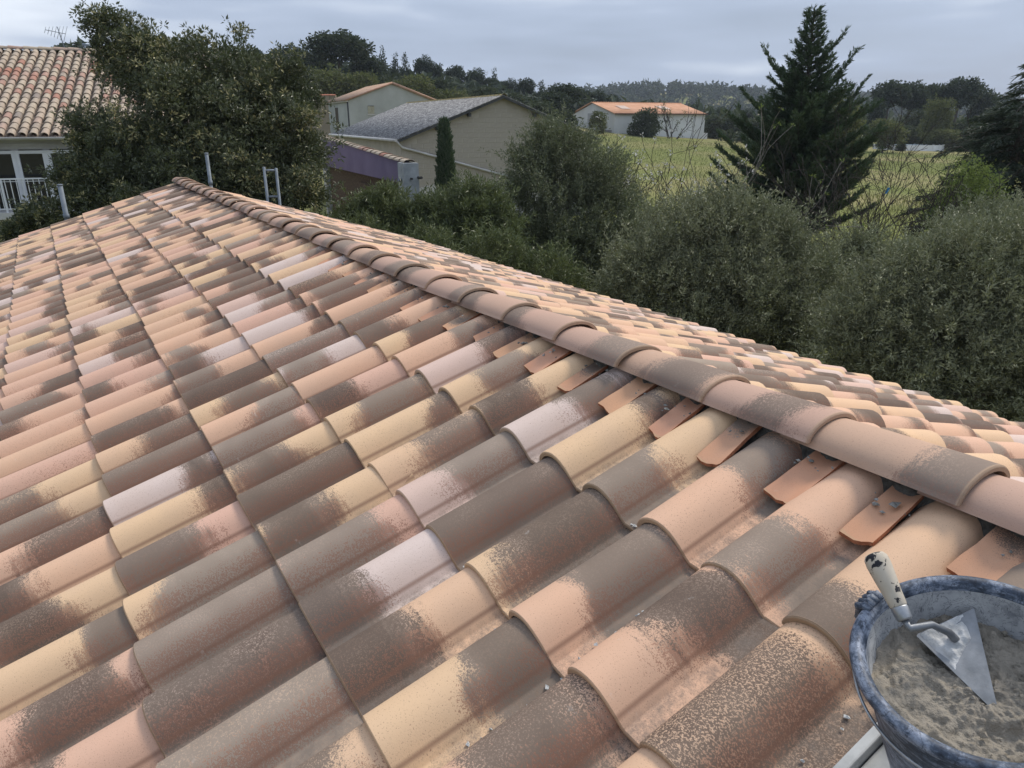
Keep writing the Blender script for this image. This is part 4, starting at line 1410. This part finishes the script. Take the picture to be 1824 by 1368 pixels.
OL3 = [(9.12, 3.99, 2.48, 0.6), (8.69, 4.14, 2.2, 0.63), (9.64, 3.69, 2.55, 0.71), (10.23, 3.38, 2.69, 0.78), (8.44, 4.18, 1.92, 0.56), (9.25, 3.64, 1.85, 0.97), (10.07, 3.12, 1.85, 1.04),
       (8.6, 3.87, 1.43, 0.67), (9.52, 3.22, 1.29, 0.97), (10.64, 2.91, 2.2, 0.89), (10.42, 2.69, 1.36, 0.82), (9.39, 4.0, 2.9, 0.26)]
OL4 = [(14.5, 6.18, 2.31, 0.6), (15.05, 5.92, 2.52, 0.6), (15.63, 5.6, 2.62, 0.66), (14.07, 6.32, 2.0, 0.55), (14.79, 5.82, 1.9, 0.66)]
SH1 = [(11.96, 6.56, 2.38, 0.39), (11.64, 6.63, 2.09, 0.41), (12.25, 6.25, 2.09, 0.41), (11.91, 6.3, 1.71, 0.51), (12.61, 6.06, 2.19, 0.36)]
OLA = [(5.0, 13.1, 2.72, 0.5), (5.5, 12.8, 2.78, 0.55), (5.85, 12.5, 2.55, 0.55), (5.18, 12.78, 2.3, 0.6), (4.6, 13.2, 2.35, 0.45)]
OLB = [(6.5, 12.11, 2.87, 0.55), (7.0, 11.83, 2.96, 0.57), (6.12, 12.26, 2.66, 0.51), (6.59, 11.82, 2.34, 0.68), (7.26, 11.49, 2.55, 0.57), (5.8, 12.28, 2.23, 0.51), (5.39, 12.49, 2.12,
       0.57)]
HED = [(4.37, 11.63, 2.44, 0.52), (5.39, 10.91, 2.25, 0.57), (6.42, 10.21, 2.15, 0.62), (7.24, 9.57, 1.86, 0.57), (3.8, 12.08, 2.64, 0.36)]
GSH = [(18.3, 8.0, 3.3, 0.45), (18.0, 8.1, 2.9, 0.45), (18.6, 7.75, 3.0, 0.45), (17.8, 8.1, 2.4, 0.45), (18.2, 7.8, 2.4, 0.5)]
FAR = [(36.2, 100.3, 15.9, 8.2, 'umb'), (33.7, 114.1, 15.0, 7.0, 'pine'), (34.5, 106.9, 14.0, 5.5, 'pine'), (40.8, 102.8, 13.7, 5.5, 'pine'), (51.6, 122.0, 15.8, 3.2, 'con'), (55.6, 125.7,
       15.6, 3.3, 'con'), (54.8, 119.7, 15.1, 2.6, 'con'), (62.0, 128.0, 15.7, 4.1, 'pine'), (63.8, 126.5, 14.8, 4.6, 'pine'), (69.5, 129.2, 14.8, 4.8, 'pine'), (72.3, 127.1, 13.9, 5.5,
       'pine'), (78.2, 129.7, 14.2, 3.1, 'con'), (74.4, 125.1, 12.6, 4.8, 'pine'), (80.2, 127.7, 12.4, 4.4, 'pine'), (80.0, 121.5, 12.4, 4.8, 'pine'), (85.6, 124.0, 11.9, 3.8, 'con'), (63.7,
       86.6, 9.7, 5.9, 'umb'), (59.0, 82.7, 8.4, 6.0, 'pine'), (85.7, 110.7, 10.2, 4.1, 'pine'), (87.5, 109.4, 9.9, 4.6, 'pine'), (93.1, 112.0, 9.5, 4.8, 'pine'), (29.1, 83.6, 10.5, 6.0,
       'lite'), (31.8, 81.7, 10.1, 4.4, 'lite'), (39.1, 83.4, 10.2, 6.3, 'lite'), (42.5, 80.6, 8.6, 5.3, 'lite'), (38.7, 90.0, 10.2, 5.7, 'bush'), (48.3, 96.8, 10.8, 5.5, 'bush'), (53.3,
       93.0, 9.3, 6.3, 'bush'), (57.2, 90.2, 8.6, 7.1, 'bush'), (28.0, 90.8, 11.1, 5.3, 'bush'), (24.5, 86.7, 11.0, 5.0, 'bush'), (54.2, 78.9, 7.3, 5.7, 'bush'), (93.3, 89.9, 8.2, 1.7,
       'con'), (93.0, 85.3, 5.8, 4.5, 'bush'), (95.7, 83.6, 5.8, 4.5, 'bush'), (94.0, 78.2, 5.3, 4.7, 'bush'), (131.4, 118.6, 8.0, 5.0, 'pine'), (144.0, 123.0, 7.5, 6.0, 'pine'), (57.9,
       38.8, 7.2, 3.5, 'lite'), (70.9, 49.1, 6.5, 3.5, 'lite'), (78.1, 50.4, 5.4, 3.1, 'bush'), (93.0, 56.1, 5.3, 4.8, 'lite'), (121.1, 73.6, 11.0, 6.1, 'umb'), (128.3, 74.1, 11.2, 6.1,
       'umb'), (134.7, 73.8, 11.1, 6.5, 'umb'), (133.3, 68.6, 11.6, 6.8, 'umb'), (138.5, 67.1, 9.9, 5.7, 'pine'), (115.6, 72.0, 8.1, 3.6, 'pine'), (113.6, 60.8, 8.4, 4.5, 'lite'), (124.2,
       69.7, 6.7, 7.4, 'bush'), (115.9, 66.4, 4.5, 5.3, 'bush'), (122.0, 62.8, 4.9, 7.0, 'bush'), (111.3, 59.0, 3.9, 5.1, 'lite'), (120.7, 58.2, 4.1, 6.8, 'bush'), (129.1, 59.2, 7.0, 7.9,
       'pine'), (122.6, 53.4, 4.5, 6.6, 'bush')]

M['holm'] = foliage('evergreen_leaf', (0.030, 0.041, 0.015), (0.098, 0.108, 0.040), (0.32, 0.285, 0.13), 0.93, 0.42, 0.12, 0.45)
M['olive'] = foliage('olive_leaf', (0.105, 0.118, 0.060), (0.285, 0.285, 0.170), (0.42, 0.41, 0.29), 0.93, 0.5, 0.15, 0.4)
M['olive2'] = foliage('olive_leaf_dark', (0.060, 0.076, 0.038), (0.190, 0.200, 0.108), (0.33, 0.33, 0.21), 0.94, 0.5, 0.15, 0.4)
M['oleander'] = foliage('oleander_leaf', (0.050, 0.070, 0.025), (0.165, 0.185, 0.068), (0.26, 0.26, 0.12), 0.95, 0.45, 0.15, 0.4)
M['conifer'] = foliage('cypress_spray', (0.016, 0.038, 0.018), (0.060, 0.104, 0.046), (0.10, 0.15, 0.065), 0.96, 0.6, 0.10, 0.25)
M['cedar'] = foliage('cedar_spray', (0.014, 0.026, 0.018), (0.045, 0.062, 0.038), None, 0.98, 0.6, 0.10, 0.25)
M['pine'] = foliage('pine_needles', (0.012, 0.022, 0.014), (0.036, 0.052, 0.028), None, 0.98, 0.7, 0.1, 0.2)
M['bush'] = foliage('scrub_leaf', (0.022, 0.032, 0.016), (0.058, 0.070, 0.032), None, 0.98, 0.7, 0.12, 0.2)
M['lite'] = foliage('spring_leaf', (0.058, 0.064, 0.020), (0.140, 0.140, 0.048), None, 0.98, 0.65, 0.25, 0.2)
M['fresh'] = foliage('fresh_leaf', (0.085, 0.120, 0.025), (0.20, 0.25, 0.065), None, 0.98, 0.6, 0.35, 0.2)
M['petal'] = foliage('blossom', (0.50, 0.46, 0.46), (0.72, 0.69, 0.69), None, 0.98, 0.7, 0.3, 0.2)


def budtips(tint, ct, m_):
    t2 = tint * 0.9
    t2[(ct > 0.66) & (RNG.random(m_) < 0.55)] = 0.99
    return t2


tree('evergreen_tree', (1.9, 13.2, 0), BIG, 'large dark evergreen tree with pale leaf tips beside the neighbouring house', 'tree', M['holm'], 15500, 11, .13, .075, .028,
     'rosette', tr=.16, inner=.22, lump=.16, tintf=budtips, upb=.45, clump=(560, .14))
low = [(-.6, 14.6, 2.9, .32), (-.95, 14.9, 2.72, .25), (-.2, 14.3, 2.75, .35), (.2, 13.9, 2.6, .4), (.5, 13.2, 2.5, .4)]
tree('evergreen_shrub', (-.1, 14.2, 0), low, 'low dark evergreen shrub under the balcony, left of the tree', 'shrub', M['holm'], 1700, 10, .14, .09, .032, 'rosette', tr=.05, tintf=budtips, upb=.4)
tree('olive_tree', (9.4, 12.0, 0), OL1, 'tallest olive tree, dark grey-green, standing in front of the barn gable', 'tree', M['olive2'], 7200, 13, .30, .075, .021, 'twig', 'pale_bark', .12, .3, .2, upb=.75, clump=(270, .18), shoots=.5)
tree('olive_tree', (8.9, 7.0, 0), OL2, 'broad olive tree directly below the big dark conifer', 'tree', M['olive'], 9000, 13, .28, .068, .019, 'twig', 'pale_bark', .12, .3, .22, upb=.7, clump=(340, .15), shoots=.5)
tree('olive_tree', (9.5, 3.5, 0), OL3, 'silvery olive tree nearest the roof at the right edge', 'tree', M['olive'], 11000, 13, .24, .062, .016, 'twig', 'pale_bark', .12, .3, .24, upb=.6, clump=(480, .125), shoots=.5)
tree('olive_tree', (14.8, 6.0, 0), OL4, 'loose grey olive behind the silvery one, below the cedar', 'tree', M['olive'], 2600, 12, .30, .072, .02, 'twig', 'pale_bark', .09, .3, .25, upb=.6, clump=(130, .16), shoots=.5)
tree('silver_shrub', (11.9, 6.4, 0), SH1, 'small silvery shrub between the two nearer olive trees', 'shrub', M['olive'], 1900, 12, .26, .068, .018, 'twig', 'bark', .05, .3, .25, upb=.7, clump=(110, .14), shoots=.6)
tree('oleander', (5.2, 12.9, 0), OLA, 'oleander bush in front of the purple fascia', 'shrub', M['oleander'], 1700, 12, .24, .125, .026, 'twig', 'bark', .05, .3, .2, upb=.9, clump=(150, .15))
tree('oleander', (6.6, 11.9, 0), OLB, 'oleander bush at the foot of the slim cypress', 'shrub', M['oleander'], 2300, 12, .24, .125, .026, 'twig', 'bark', .05, .3, .2, upb=.9, clump=(190, .15))
tree('dark_hedge', (5.6, 10.9, 0), HED, 'dark hedge just behind the far roof slope', 'hedge', M['oleander'], 2200, 12, .26, .10, .020, 'twig', 'bark', .05, .3, .2, upb=.6)
tree('leafing_shrub', (18.0, 8.1, 0), GSH, 'bright yellow-green shrub coming into leaf beside the cedar', 'shrub', M['fresh'], 1150, 7, .34, .065, .03, 'twig', 'twig', .05, .4, .3, upb=.7)

# slim cypress
cy = thing('cypress', (10.2, 19.4, 0), 'slim dark cypress standing before the barn gable', 'tree')
MB().tube([(0, 0, -.2), (0, 0, 3.6)], [.09, .03], 8).build('trunk', M['bark'], cy)
n_ = 2600
zz = RNG.uniform(.3, 4.55, n_)
rad = .30 * np.sqrt(np.clip((4.66 - zz) / 2.6, 0.0, 1)) * RNG.uniform(.6, 1.06, n_)
an_ = RNG.uniform(0, 6.283, n_)
P_ = np.stack([rad * np.cos(an_), rad * np.sin(an_), zz], 1)
D_ = np.stack([np.cos(an_) * .4, np.sin(an_) * .4, np.full(n_, 1.3)], 1)
sprigs('crown', P_, D_, 9, .20, .11, .03, M['conifer'], cy, 'plume', None, .6)


# big dark conifer: upswept arms carrying feathery sprays
def conifer(name, base, top_z, prof, n_br, label, matk, arms=(), droop=0.0, spray=(.16, .045), per=9, rise=.55, dens=1.0, lean=(0, 0)):
    t_ = thing(name, base, label, 'tree')
    H = top_z - base[2]
    wood = MB()
    wood.tube([(0, 0, -.2), (lean[0] * .5, lean[1] * .5, H * .5), (lean[0], lean[1], H * .985)], [.20, .12, .012], 9)
    P_, D_ = [], []
    specs = []
    for i in range(n_br):
        f = (i + .5) / n_br
        z = H * (.08 + .90 * f ** .92)
        an_ = i * 2.399 + random.uniform(-.3, .3)
        specs.append((z, an_, np.interp(z / H, prof[0], prof[1]) * random.uniform(.72, 1.14), random.uniform(.75, 1.25)))
    for dx, dy, zt in arms:
        ln = math.hypot(dx, dy)
        specs.append((zt - ln * .95, math.atan2(dy, dx), ln, 1.7))
    for z, an_, ln, rs_ in specs:
        d = Vector((math.cos(an_), math.sin(an_), 0))
        k_ = z / H
        a_ = Vector((lean[0] * k_, lean[1] * k_, z))
        pts = []
        for j in range(7):
            u_ = j / 6
            pts.append(a_ + d * ln * u_ + Vector((0, 0, rise * rs_ * ln * u_ ** 1.6 - droop * ln * u_ ** 2)))
        wood.tube(pts, [max(.006, .035 * (1 - j / 6.3)) for j in range(7)], 5, False)
        m_ = int(max(5, 15 * ln * dens))
        for j in range(m_):
            u_ = .06 + .94 * (j + random.random()) / m_
            i0 = min(5, int(u_ * 6)); q = pts[i0].lerp(pts[i0 + 1], u_ * 6 - i0)
            tan = (pts[i0 + 1] - pts[i0]).normalized()
            sd_ = tan.cross(Vector((0, 0, 1))).normalized() * (1 if j % 2 else -1)
            l2 = (.10 + .30 * ln * (1 - u_) ** .8) * random.uniform(.7, 1.2)
            d2 = (tan * .75 + sd_ * random.uniform(.35, .85) + Vector((0, 0, random.uniform(.0, .35) - droop * 1.2))).normalized()
            for k3 in range(max(2, int(l2 / .075))):
                f3 = (k3 + random.random()) * .075
                P_.append(tuple(q + d2 * f3 + Vector((random.gauss(0, .02), random.gauss(0, .02), random.gauss(0, .02) - droop * f3 * f3 * .6))))
                D_.append(tuple((d2 * 1.6 + tan * .5)))
    wood.build('trunk', M['bark'], t_)
    sprigs('crown', np.array(P_), np.array(D_), per, spray[0] * 1.1, spray[0], spray[1], M[matk], t_, 'plume', None, .05, .6)
    return t_


conifer('conifer', (22.2, 15.6, 0), 8.2, ([0, .12, .35, .5, .62, .72, .82, .9, 1.0], [2.5, 2.75, 2.5, 2.05, 1.2, .78, .50, .30, .06]), 150,
        'big dark conifer with upswept arms, standing right of the meadow hall', 'conifer',
        arms=((-1.25, .95, 6.95), (1.35, -.75, 6.9), (1.55, -1.05, 5.95), (-.7, .5, 6.2), (.8, -.6, 7.4), (-1.9, 1.3, 5.1)), dens=1.5, spray=(.13, .030), per=9, lean=(.15, .4))
conifer('cedar', (23.4, 9.4, 0), 6.35, ([0, .2, .5, .7, .80, .86, .93, 1.0], [2.3, 2.6, 2.35, 1.75, 1.1, .5, .3, .08]), 92,
        'cedar with tiered drooping branches and bare spire at the right edge', 'cedar', droop=.30, rise=.10, spray=(.15, .026), per=7, dens=1.1)

# ---- distant trees: a few crowns, each tree its own trunk and crown
def unit_crown(kind, seed):
    global RNG
    RNG = np.random.default_rng(seed)
    if kind == 'umb':
        bl_ = [(.30 * math.cos(a_ * 1.05) * random.uniform(.5, 1.1), .30 * math.sin(a_ * 1.05) * random.uniform(.5, 1.1), random.uniform(.42, .68), random.uniform(.18, .26), random.uniform(.18, .26)) for a_ in range(7)] + [(0, 0, .6, .34, .32)]
        c_ = 620
    elif kind == 'con':
        bl_ = [(random.uniform(-.05, .05), random.uniform(-.05, .05), z_, (.46 - .40 * z_) * random.uniform(.85, 1.1), .14) for z_ in (.1, .22, .34, .46, .58, .70, .82, .93)]
        c_ = 420
    elif kind == 'pine':
        bl_ = [(random.uniform(-.2, .2), random.uniform(-.2, .2), random.uniform(.2, .8), random.uniform(.16, .27), random.uniform(.14, .22)) for _ in range(8)] + [(0, 0, .5, .32, .4)]
        c_ = 560
    else:
        bl_ = [(random.uniform(-.25, .25), random.uniform(-.25, .25), random.uniform(.2, .72), random.uniform(.18, .28), random.uniform(.18, .28)) for _ in range(8)] + [(0, 0, .42, .38, .42)]
        c_ = 640
    p_, d_ = blob_points(bl_, c_, .25, .2)
    n0 = len(p_)
    o_ = sprigs('crown', p_, d_, 7, .055, .066 if kind != 'lite' else .05, .04, None, None, 'ball', None, .4, .75)
    me_ = o_.data
    bpy.data.objects.remove(o_)
    return me_


CR = {k_: [unit_crown(k_, 40 + 7 * i + len(k_)) for i in range(3)] for k_ in ('umb', 'con', 'pine', 'bush', 'lite')}
CM = {'umb': 'pine', 'con': 'pine', 'pine': 'pine', 'bush': 'bush', 'lite': 'lite'}
for k_, l_ in CR.items():
    for me_ in l_: me_.materials.append(M[CM[k_]])
trunk_u = MB().tube([(0, 0, -.06), (.012, .008, .5), (0, 0, 1)], [.055, .042, .028], 8).mesh('trunk')
trunk_u.materials.append(M['bark'])
trunk_p = trunk_u.copy(); trunk_p.materials.clear(); trunk_p.materials.append(M['pale_bark'])
NAMES = {'umb': 'umbrella_pine', 'con': 'conical_pine', 'pine': 'pine_tree', 'bush': 'scrub_oak', 'lite': 'leafing_tree'}


ORD = ['first', 'second', 'third', 'fourth', 'fifth', 'sixth', 'seventh', 'eighth', 'ninth', 'tenth', 'eleventh', 'twelfth', 'thirteenth', 'fourteenth', 'fifteenth', 'sixteenth']
FKIND = {('umb', 0): ('broad crowned pine', 'on the wooded slope behind the barn', 'broad pines on the slope'), ('con', 0): ('narrow pointed pine', 'on the wooded slope', 'pointed pines on the slope'),
         ('pine', 0): ('dark bushy pine', 'on the wooded slope behind the barn', 'dark pines on the slope'), ('bush', 0): ('dull green scrub oak', 'at the foot of the wooded slope', 'scrub on the slope'),
         ('lite', 0): ('yellow-green leafing tree', 'below the wooded slope', 'leafing trees on the slope'), ('umb', 1): ('umbrella pine', 'in the dark clump beyond the pool', 'pines beyond the pool'),
         ('pine', 1): ('dark pine', 'beside the umbrella pines', 'dark pines beyond the pool'), ('bush', 1): ('dark scrub oak', 'under the umbrella pines', 'scrub beyond the pool'),
         ('lite', 1): ('yellow-green leafing tree', 'around the pool', 'leafing trees beyond the meadow'), ('con', 1): ('pointed pine', 'beyond the pool', 'pointed pines beyond the pool')}


def far_side(x, y): return 1 if x > 1.30 * y - 3 and x > 30 else 0


def far_label(x, y, k_):
    s_ = far_side(x, y)
    nm, where, grp = FKIND[(k_, s_)]
    same = sorted((f for f in FAR if f[4] == k_ and far_side(f[0], f[1]) == s_), key=lambda f: math.atan2(f[0], f[1]))
    if len(same) == 1: return f'the only {nm} {where}', grp
    i = [f[:2] for f in same].index((x, y))
    return f'{nm} {where}, {ORD[i]} from the left', grp


random.seed(23)
for i, (x, y, zt, wd, k_) in enumerate(FAR):
    zg = hz(x, y)
    H = max(zt - zg, 2.0)
    lab, grp = far_label(x, y, k_)
    t_ = thing(NAMES[k_], (x, y, zg), lab, 'tree', random.uniform(0, 6.28), grp)
    frac = {'umb': .42, 'con': .06, 'pine': .22, 'bush': .03, 'lite': .12}[k_]
    hc = H * (1 - frac)
    if k_ == 'umb': hc = min(hc, wd * 1.05)
    if k_ in ('pine', 'bush', 'lite'): hc = min(hc, wd * 1.7)
    c_ = link('crown', CR[k_][i % 3], None, t_)
    c_.scale = (wd * 1.05, wd * 1.05, hc * 1.02); c_.location = (0, 0, H - hc * .97)
    tr_ = link('trunk', trunk_p if (k_ == 'lite' and x > 100) else trunk_u, None, t_)
    s_ = max(2.0, H * .55)
    tr_.scale = (s_, s_, (H - hc * .6))


def scatter_wood(name, n_, xr, yr, test, size, hgt, matk, label, tall=1.0):
    """a wood too far off to tell its trees apart"""
    P_, S_ = [], []
    while len(P_) < n_:
        x, y = RNG.uniform(*xr), RNG.uniform(*yr)
        if test(x, y):
            P_.append((x, y, hz(x, y))); S_.append(RNG.uniform(*size))
    P_, S_ = np.array(P_), np.array(S_)
    per = 34
    c_ = np.repeat(P_, per, 0); s_ = np.repeat(S_, per)
    d_ = unit(len(c_)); d_[:, 2] = np.abs(d_[:, 2])
    pos = c_ + d_ * s_[:, None] * np.array([.55, .55, hgt]) * RNG.uniform(.6, 1, len(c_))[:, None] + np.stack([0 * s_, 0 * s_, s_ * .25], 1)
    tint = np.clip(np.repeat(RNG.random(n_), per) * .6 + RNG.random(len(c_)) * .4, 0, 1)
    me = leaf_mesh(name, pos, unit(len(c_)), d_ + np.array([0, 0, .4]), s_ * .42, s_ * .26, tint)
    return tag(link(name, me, M[matk]), label, 'wood', kind='stuff')


scatter_wood('slope_wood', 950, (5, 105), (88, 190), lambda x, y: hz(x, y) > 2.0 and (y > 150 - x * .62), (2.6, 4.6), .75, 'pine', 'pine wood covering the slope behind the barn')
scatter_wood('slope_scrub', 650, (2, 110), (70, 130), lambda x, y: (y > 118 - x * .52) and not (66 < x < 92 and 76 < y < 104), (1.6, 3.0), .6, 'bush', 'dull scrub below the pine wood behind the barn')
scatter_wood('far_wood', 2600, (250, 850), (120, 760), lambda x, y: hz(x, y) > 5.0, (6, 9.5), .75, 'pine', 'far wooded ridge on the horizon')
scatter_wood('valley_wood', 900, (95, 330), (60, 330), lambda x, y: math.hypot(x, y) > 150 and not (x > 95 and y < 70), (3.5, 6.5), .7, 'bush', 'band of dark trees beyond the meadow hall')


# ---- bare and half-bare shrubs
def bare(name, base, tips, label, r0, matk, twigs=5, depth=3, seed=1, leaf=None, lsize=.05, spread=.5, cat='shrub'):
    rr = random.Random(seed)
    t_ = thing(name, base, label, cat)
    mb, buds = MB(), []

    def grow(p, d, ln, r, lev):
        pts = [p]
        q, dd = p, d.copy()
        for i in range(4):
            dd = (dd + Vector((rr.gauss(0, .16), rr.gauss(0, .16), rr.gauss(.03, .12)))).normalized()
            q = q + dd * ln / 4
            pts.append(q)
        mb.tube(pts, [max(.005, r * (1 - .13 * i)) for i in range(5)], 5 if lev else 7, False)
        if lev >= depth:
            buds.append((q, dd)); return
        for k_ in range(twigs if lev else 4):
            i = rr.choice([1, 2, 3, 4, 4])
            a_ = (dd * 1.0 + Vector((rr.gauss(0, spread), rr.gauss(0, spread), rr.gauss(.1, spread)))).normalized()
            grow(pts[i], a_, ln * rr.uniform(.45, .75), max(.003, r * .55), lev + 1)
    for tp in tips:
        v = Vector(tp) - Vector(base)
        st = Vector((v.x * .08, v.y * .08, 0))
        grow(st, v.normalized(), v.length * .62, r0, 0)
    mb.build('stems', M[matk], t_)
    if leaf:
        P_ = np.array([tuple(b_[0]) for b_ in buds]); D_ = np.array([tuple(b_[1]) for b_ in buds])
        sprigs('leaves' if leaf != 'petal' else 'blossom', P_, D_, 5, lsize * 1.6, lsize, lsize * .55, M[leaf], t_, 'rosette', None, .5)
    return t_


bare('bare_shrub', (15.6, 9.0, .2), [(15.0, 9.4, 3.9), (15.9, 9.3, 4.2), (16.8, 9.0, 3.9), (17.6, 8.5, 3.3), (16.3, 8.6, 3.5), (15.2, 9.6, 3.0)],
     'bare dark twigged shrub between the conifer and the leafing shrub', .02, 'twig', 5, 3, 3)
bare('bare_shrub', (15.3, 7.4, .2), [(14.6, 7.7, 2.7), (15.6, 7.2, 2.9), (16.2, 7.0, 2.7), (16.9, 6.8, 2.9), (14.2, 8.0, 2.4)],
     'low tangle of bare brown twigs in front of the cedar', .018, 'twig', 5, 3, 8)
bare('fig_tree', (10.7, 8.5, 0), [(10.45, 8.9, 4.0), (10.75, 8.6, 4.2), (11.1, 8.35, 4.1), (11.3, 8.2, 3.8), (10.2, 9.0, 3.7)],
     'pale stemmed fig tree with opening buds left of the conifer', .022, 'pale_bark', 3, 2, 6, 'fresh', .05, .18, 'tree')
bare('sapling_clump', (12.2, 11.8, 0), [(11.9, 12.3, 3.9), (12.2, 12.0, 4.0), (12.6, 11.7, 3.9), (12.9, 11.3, 4.0), (11.6, 12.5, 3.5), (13.2, 11.0, 3.8)],
     'clump of thin leafless saplings in front of the green meadow', .016, 'twig', 4, 2, 12, 'lite', .035, .35)
bare('blossom_shrub', (11.7, 12.0, 0), [(11.3, 12.4, 3.3), (11.7, 12.0, 3.4), (12.1, 11.7, 3.2), (12.5, 11.4, 3.2), (11.1, 12.6, 3.0), (12.3, 11.6, 3.0)],
     'shrub with small white blossoms beside the tall olive tree', .018, 'twig', 4, 3, 21, 'petal', .065, .45)
bare('russet_shrub', (11.0, 12.9, 0), [(10.9, 12.9, 3.7), (11.2, 12.6, 3.6), (11.4, 12.4, 3.4)],
     'thin russet leaved shrub at the edge of the tall olive tree', .016, 'twig', 4, 2, 33, 'lite', .05, .45)
bare('bare_tree', (78.5, 80.0, 1.4), [(78.0, 80.2, 6.8), (79.0, 79.6, 7.2), (80.2, 79.0, 6.4), (77.2, 80.6, 5.4)],
     'leafless tree with some yellow leaves against the white hall', .09, 'twig', 5, 2, 17, 'lite', .22, .4, 'tree')

# small shrubs standing near the hall and the pool
def near_bush(name, x, y, wd, ht, k_, label):
    t_ = thing(name, (x, y, hz(x, y)), label, 'shrub')
    c_ = link('crown', CR[k_][1], None, t_); c_.scale = (wd, wd, ht); c_.location = (0, 0, -.05 * ht)
    tr_ = link('trunk', trunk_u, None, t_); tr_.scale = (1.2, 1.2, ht * .5)
    return t_


near_bush('round_bush', 74.9, 81.6, 4.9, 4.4, 'bush', 'round dark bush standing against the long wall of the hall')
near_bush('pool_bush', 101.5, 58.6, 1.5, 1.6, 'bush', 'small round bush on the grass in front of the pool')
near_bush('grey_shrub', 67.5, 83.5, 2.9, 3.4, 'lite', 'light grey-green shrub before the hall side wall')
near_bush('hedge_bush', 114.2, 56.2, 4.5, 2.0, 'bush', 'dark bush at the right end of the pool')

# blue plastic strip caught on a stake in the meadow
bs = thing('blue_marker', (16.54, 9.01, 0), 'small bright blue plastic strip on a thin stake by the bare shrub', 'marker')
MB().tube([(0, 0, -.2), (-.03, .03, 3.06)], .008, 5).build('stake', M['twig'], bs)
mb_ = simple('blue_plastic', (0.03, 0.24, 0.55), (0.06, 0.33, 0.65), 6, 0.4)
MB().add([(0, 0, 3.0), (.05, -.02, 3.01), (.11, -.05, 3.13), (.05, -.03, 3.15), (.03, .0, 3.08), (.004, 0, 3.0), (.052, -.018, 3.015), (.113, -.05, 3.135), (.053, -.028, 3.155), (.033, .002, 3.085)],
         [(0, 1, 2, 3, 4), (9, 8, 7, 6, 5)]).build('strip', mb_, bs)

# meadow grass, taller and drier in patches
n_ = 90000
gx_ = RNG.uniform(20, 118, n_); gy_ = RNG.uniform(10, 92, n_)
ok = (gy_ < gx_ * .95 + 22) & (gy_ > gx_ * .30 - 6) & (np.hypot(gx_, gy_) > 26) & ~((gx_ > 64) & (gy_ > 152 - gx_))
gx_, gy_ = gx_[ok], gy_[ok]
pz = height(gx_, gy_)
m_ = len(gx_)
pat = np.sin(gx_ * .11 + 1) * np.cos(gy_ * .14 + .5 * np.sin(gx_ * .05))
hh = RNG.uniform(.08, .22, m_) * (1 + .8 * (pat > .55))
me = leaf_mesh('meadow_grass', np.stack([gx_, gy_, pz], 1), np.stack([RNG.normal(0, .35, m_), RNG.normal(0, .35, m_), np.ones(m_)], 1), unit(m_) * np.array([1, 1, .1]), hh, hh * .22,
               np.clip(.35 * RNG.random(m_) + .55 * (pat > .55) + .2 * (pat > .2), 0, 1))
M['grass'] = foliage('grass_blade', (0.11, 0.135, 0.036), (0.26, 0.235, 0.10), None, 0.98, 0.8, 0.3, 0.1)
tag(link('meadow_grass', me, M['grass']), 'rough green and straw meadow grass', 'grass', kind='stuff')

# ------------------------------------------------------------------ the damp air over the valley
hm = bpy.data.materials.new('haze'); hm.use_nodes = True
t = NT(hm.node_tree)
pv = t.n('ShaderNodeVolumePrincipled', {'Color': (0.80, 0.88, 1.0), 'Density': 0.00028, 'Anisotropy': 0.0})
o_ = t.n('ShaderNodeOutputMaterial')
t.t.links.new(pv.outputs[0], o_.inputs['Volume'])
hb = MB().box(-3100, 4100, -3100, 4100, -1.5, 46).build('haze', hm)
tag(hb, 'thin grey-blue haze over the valley', kind='stuff')
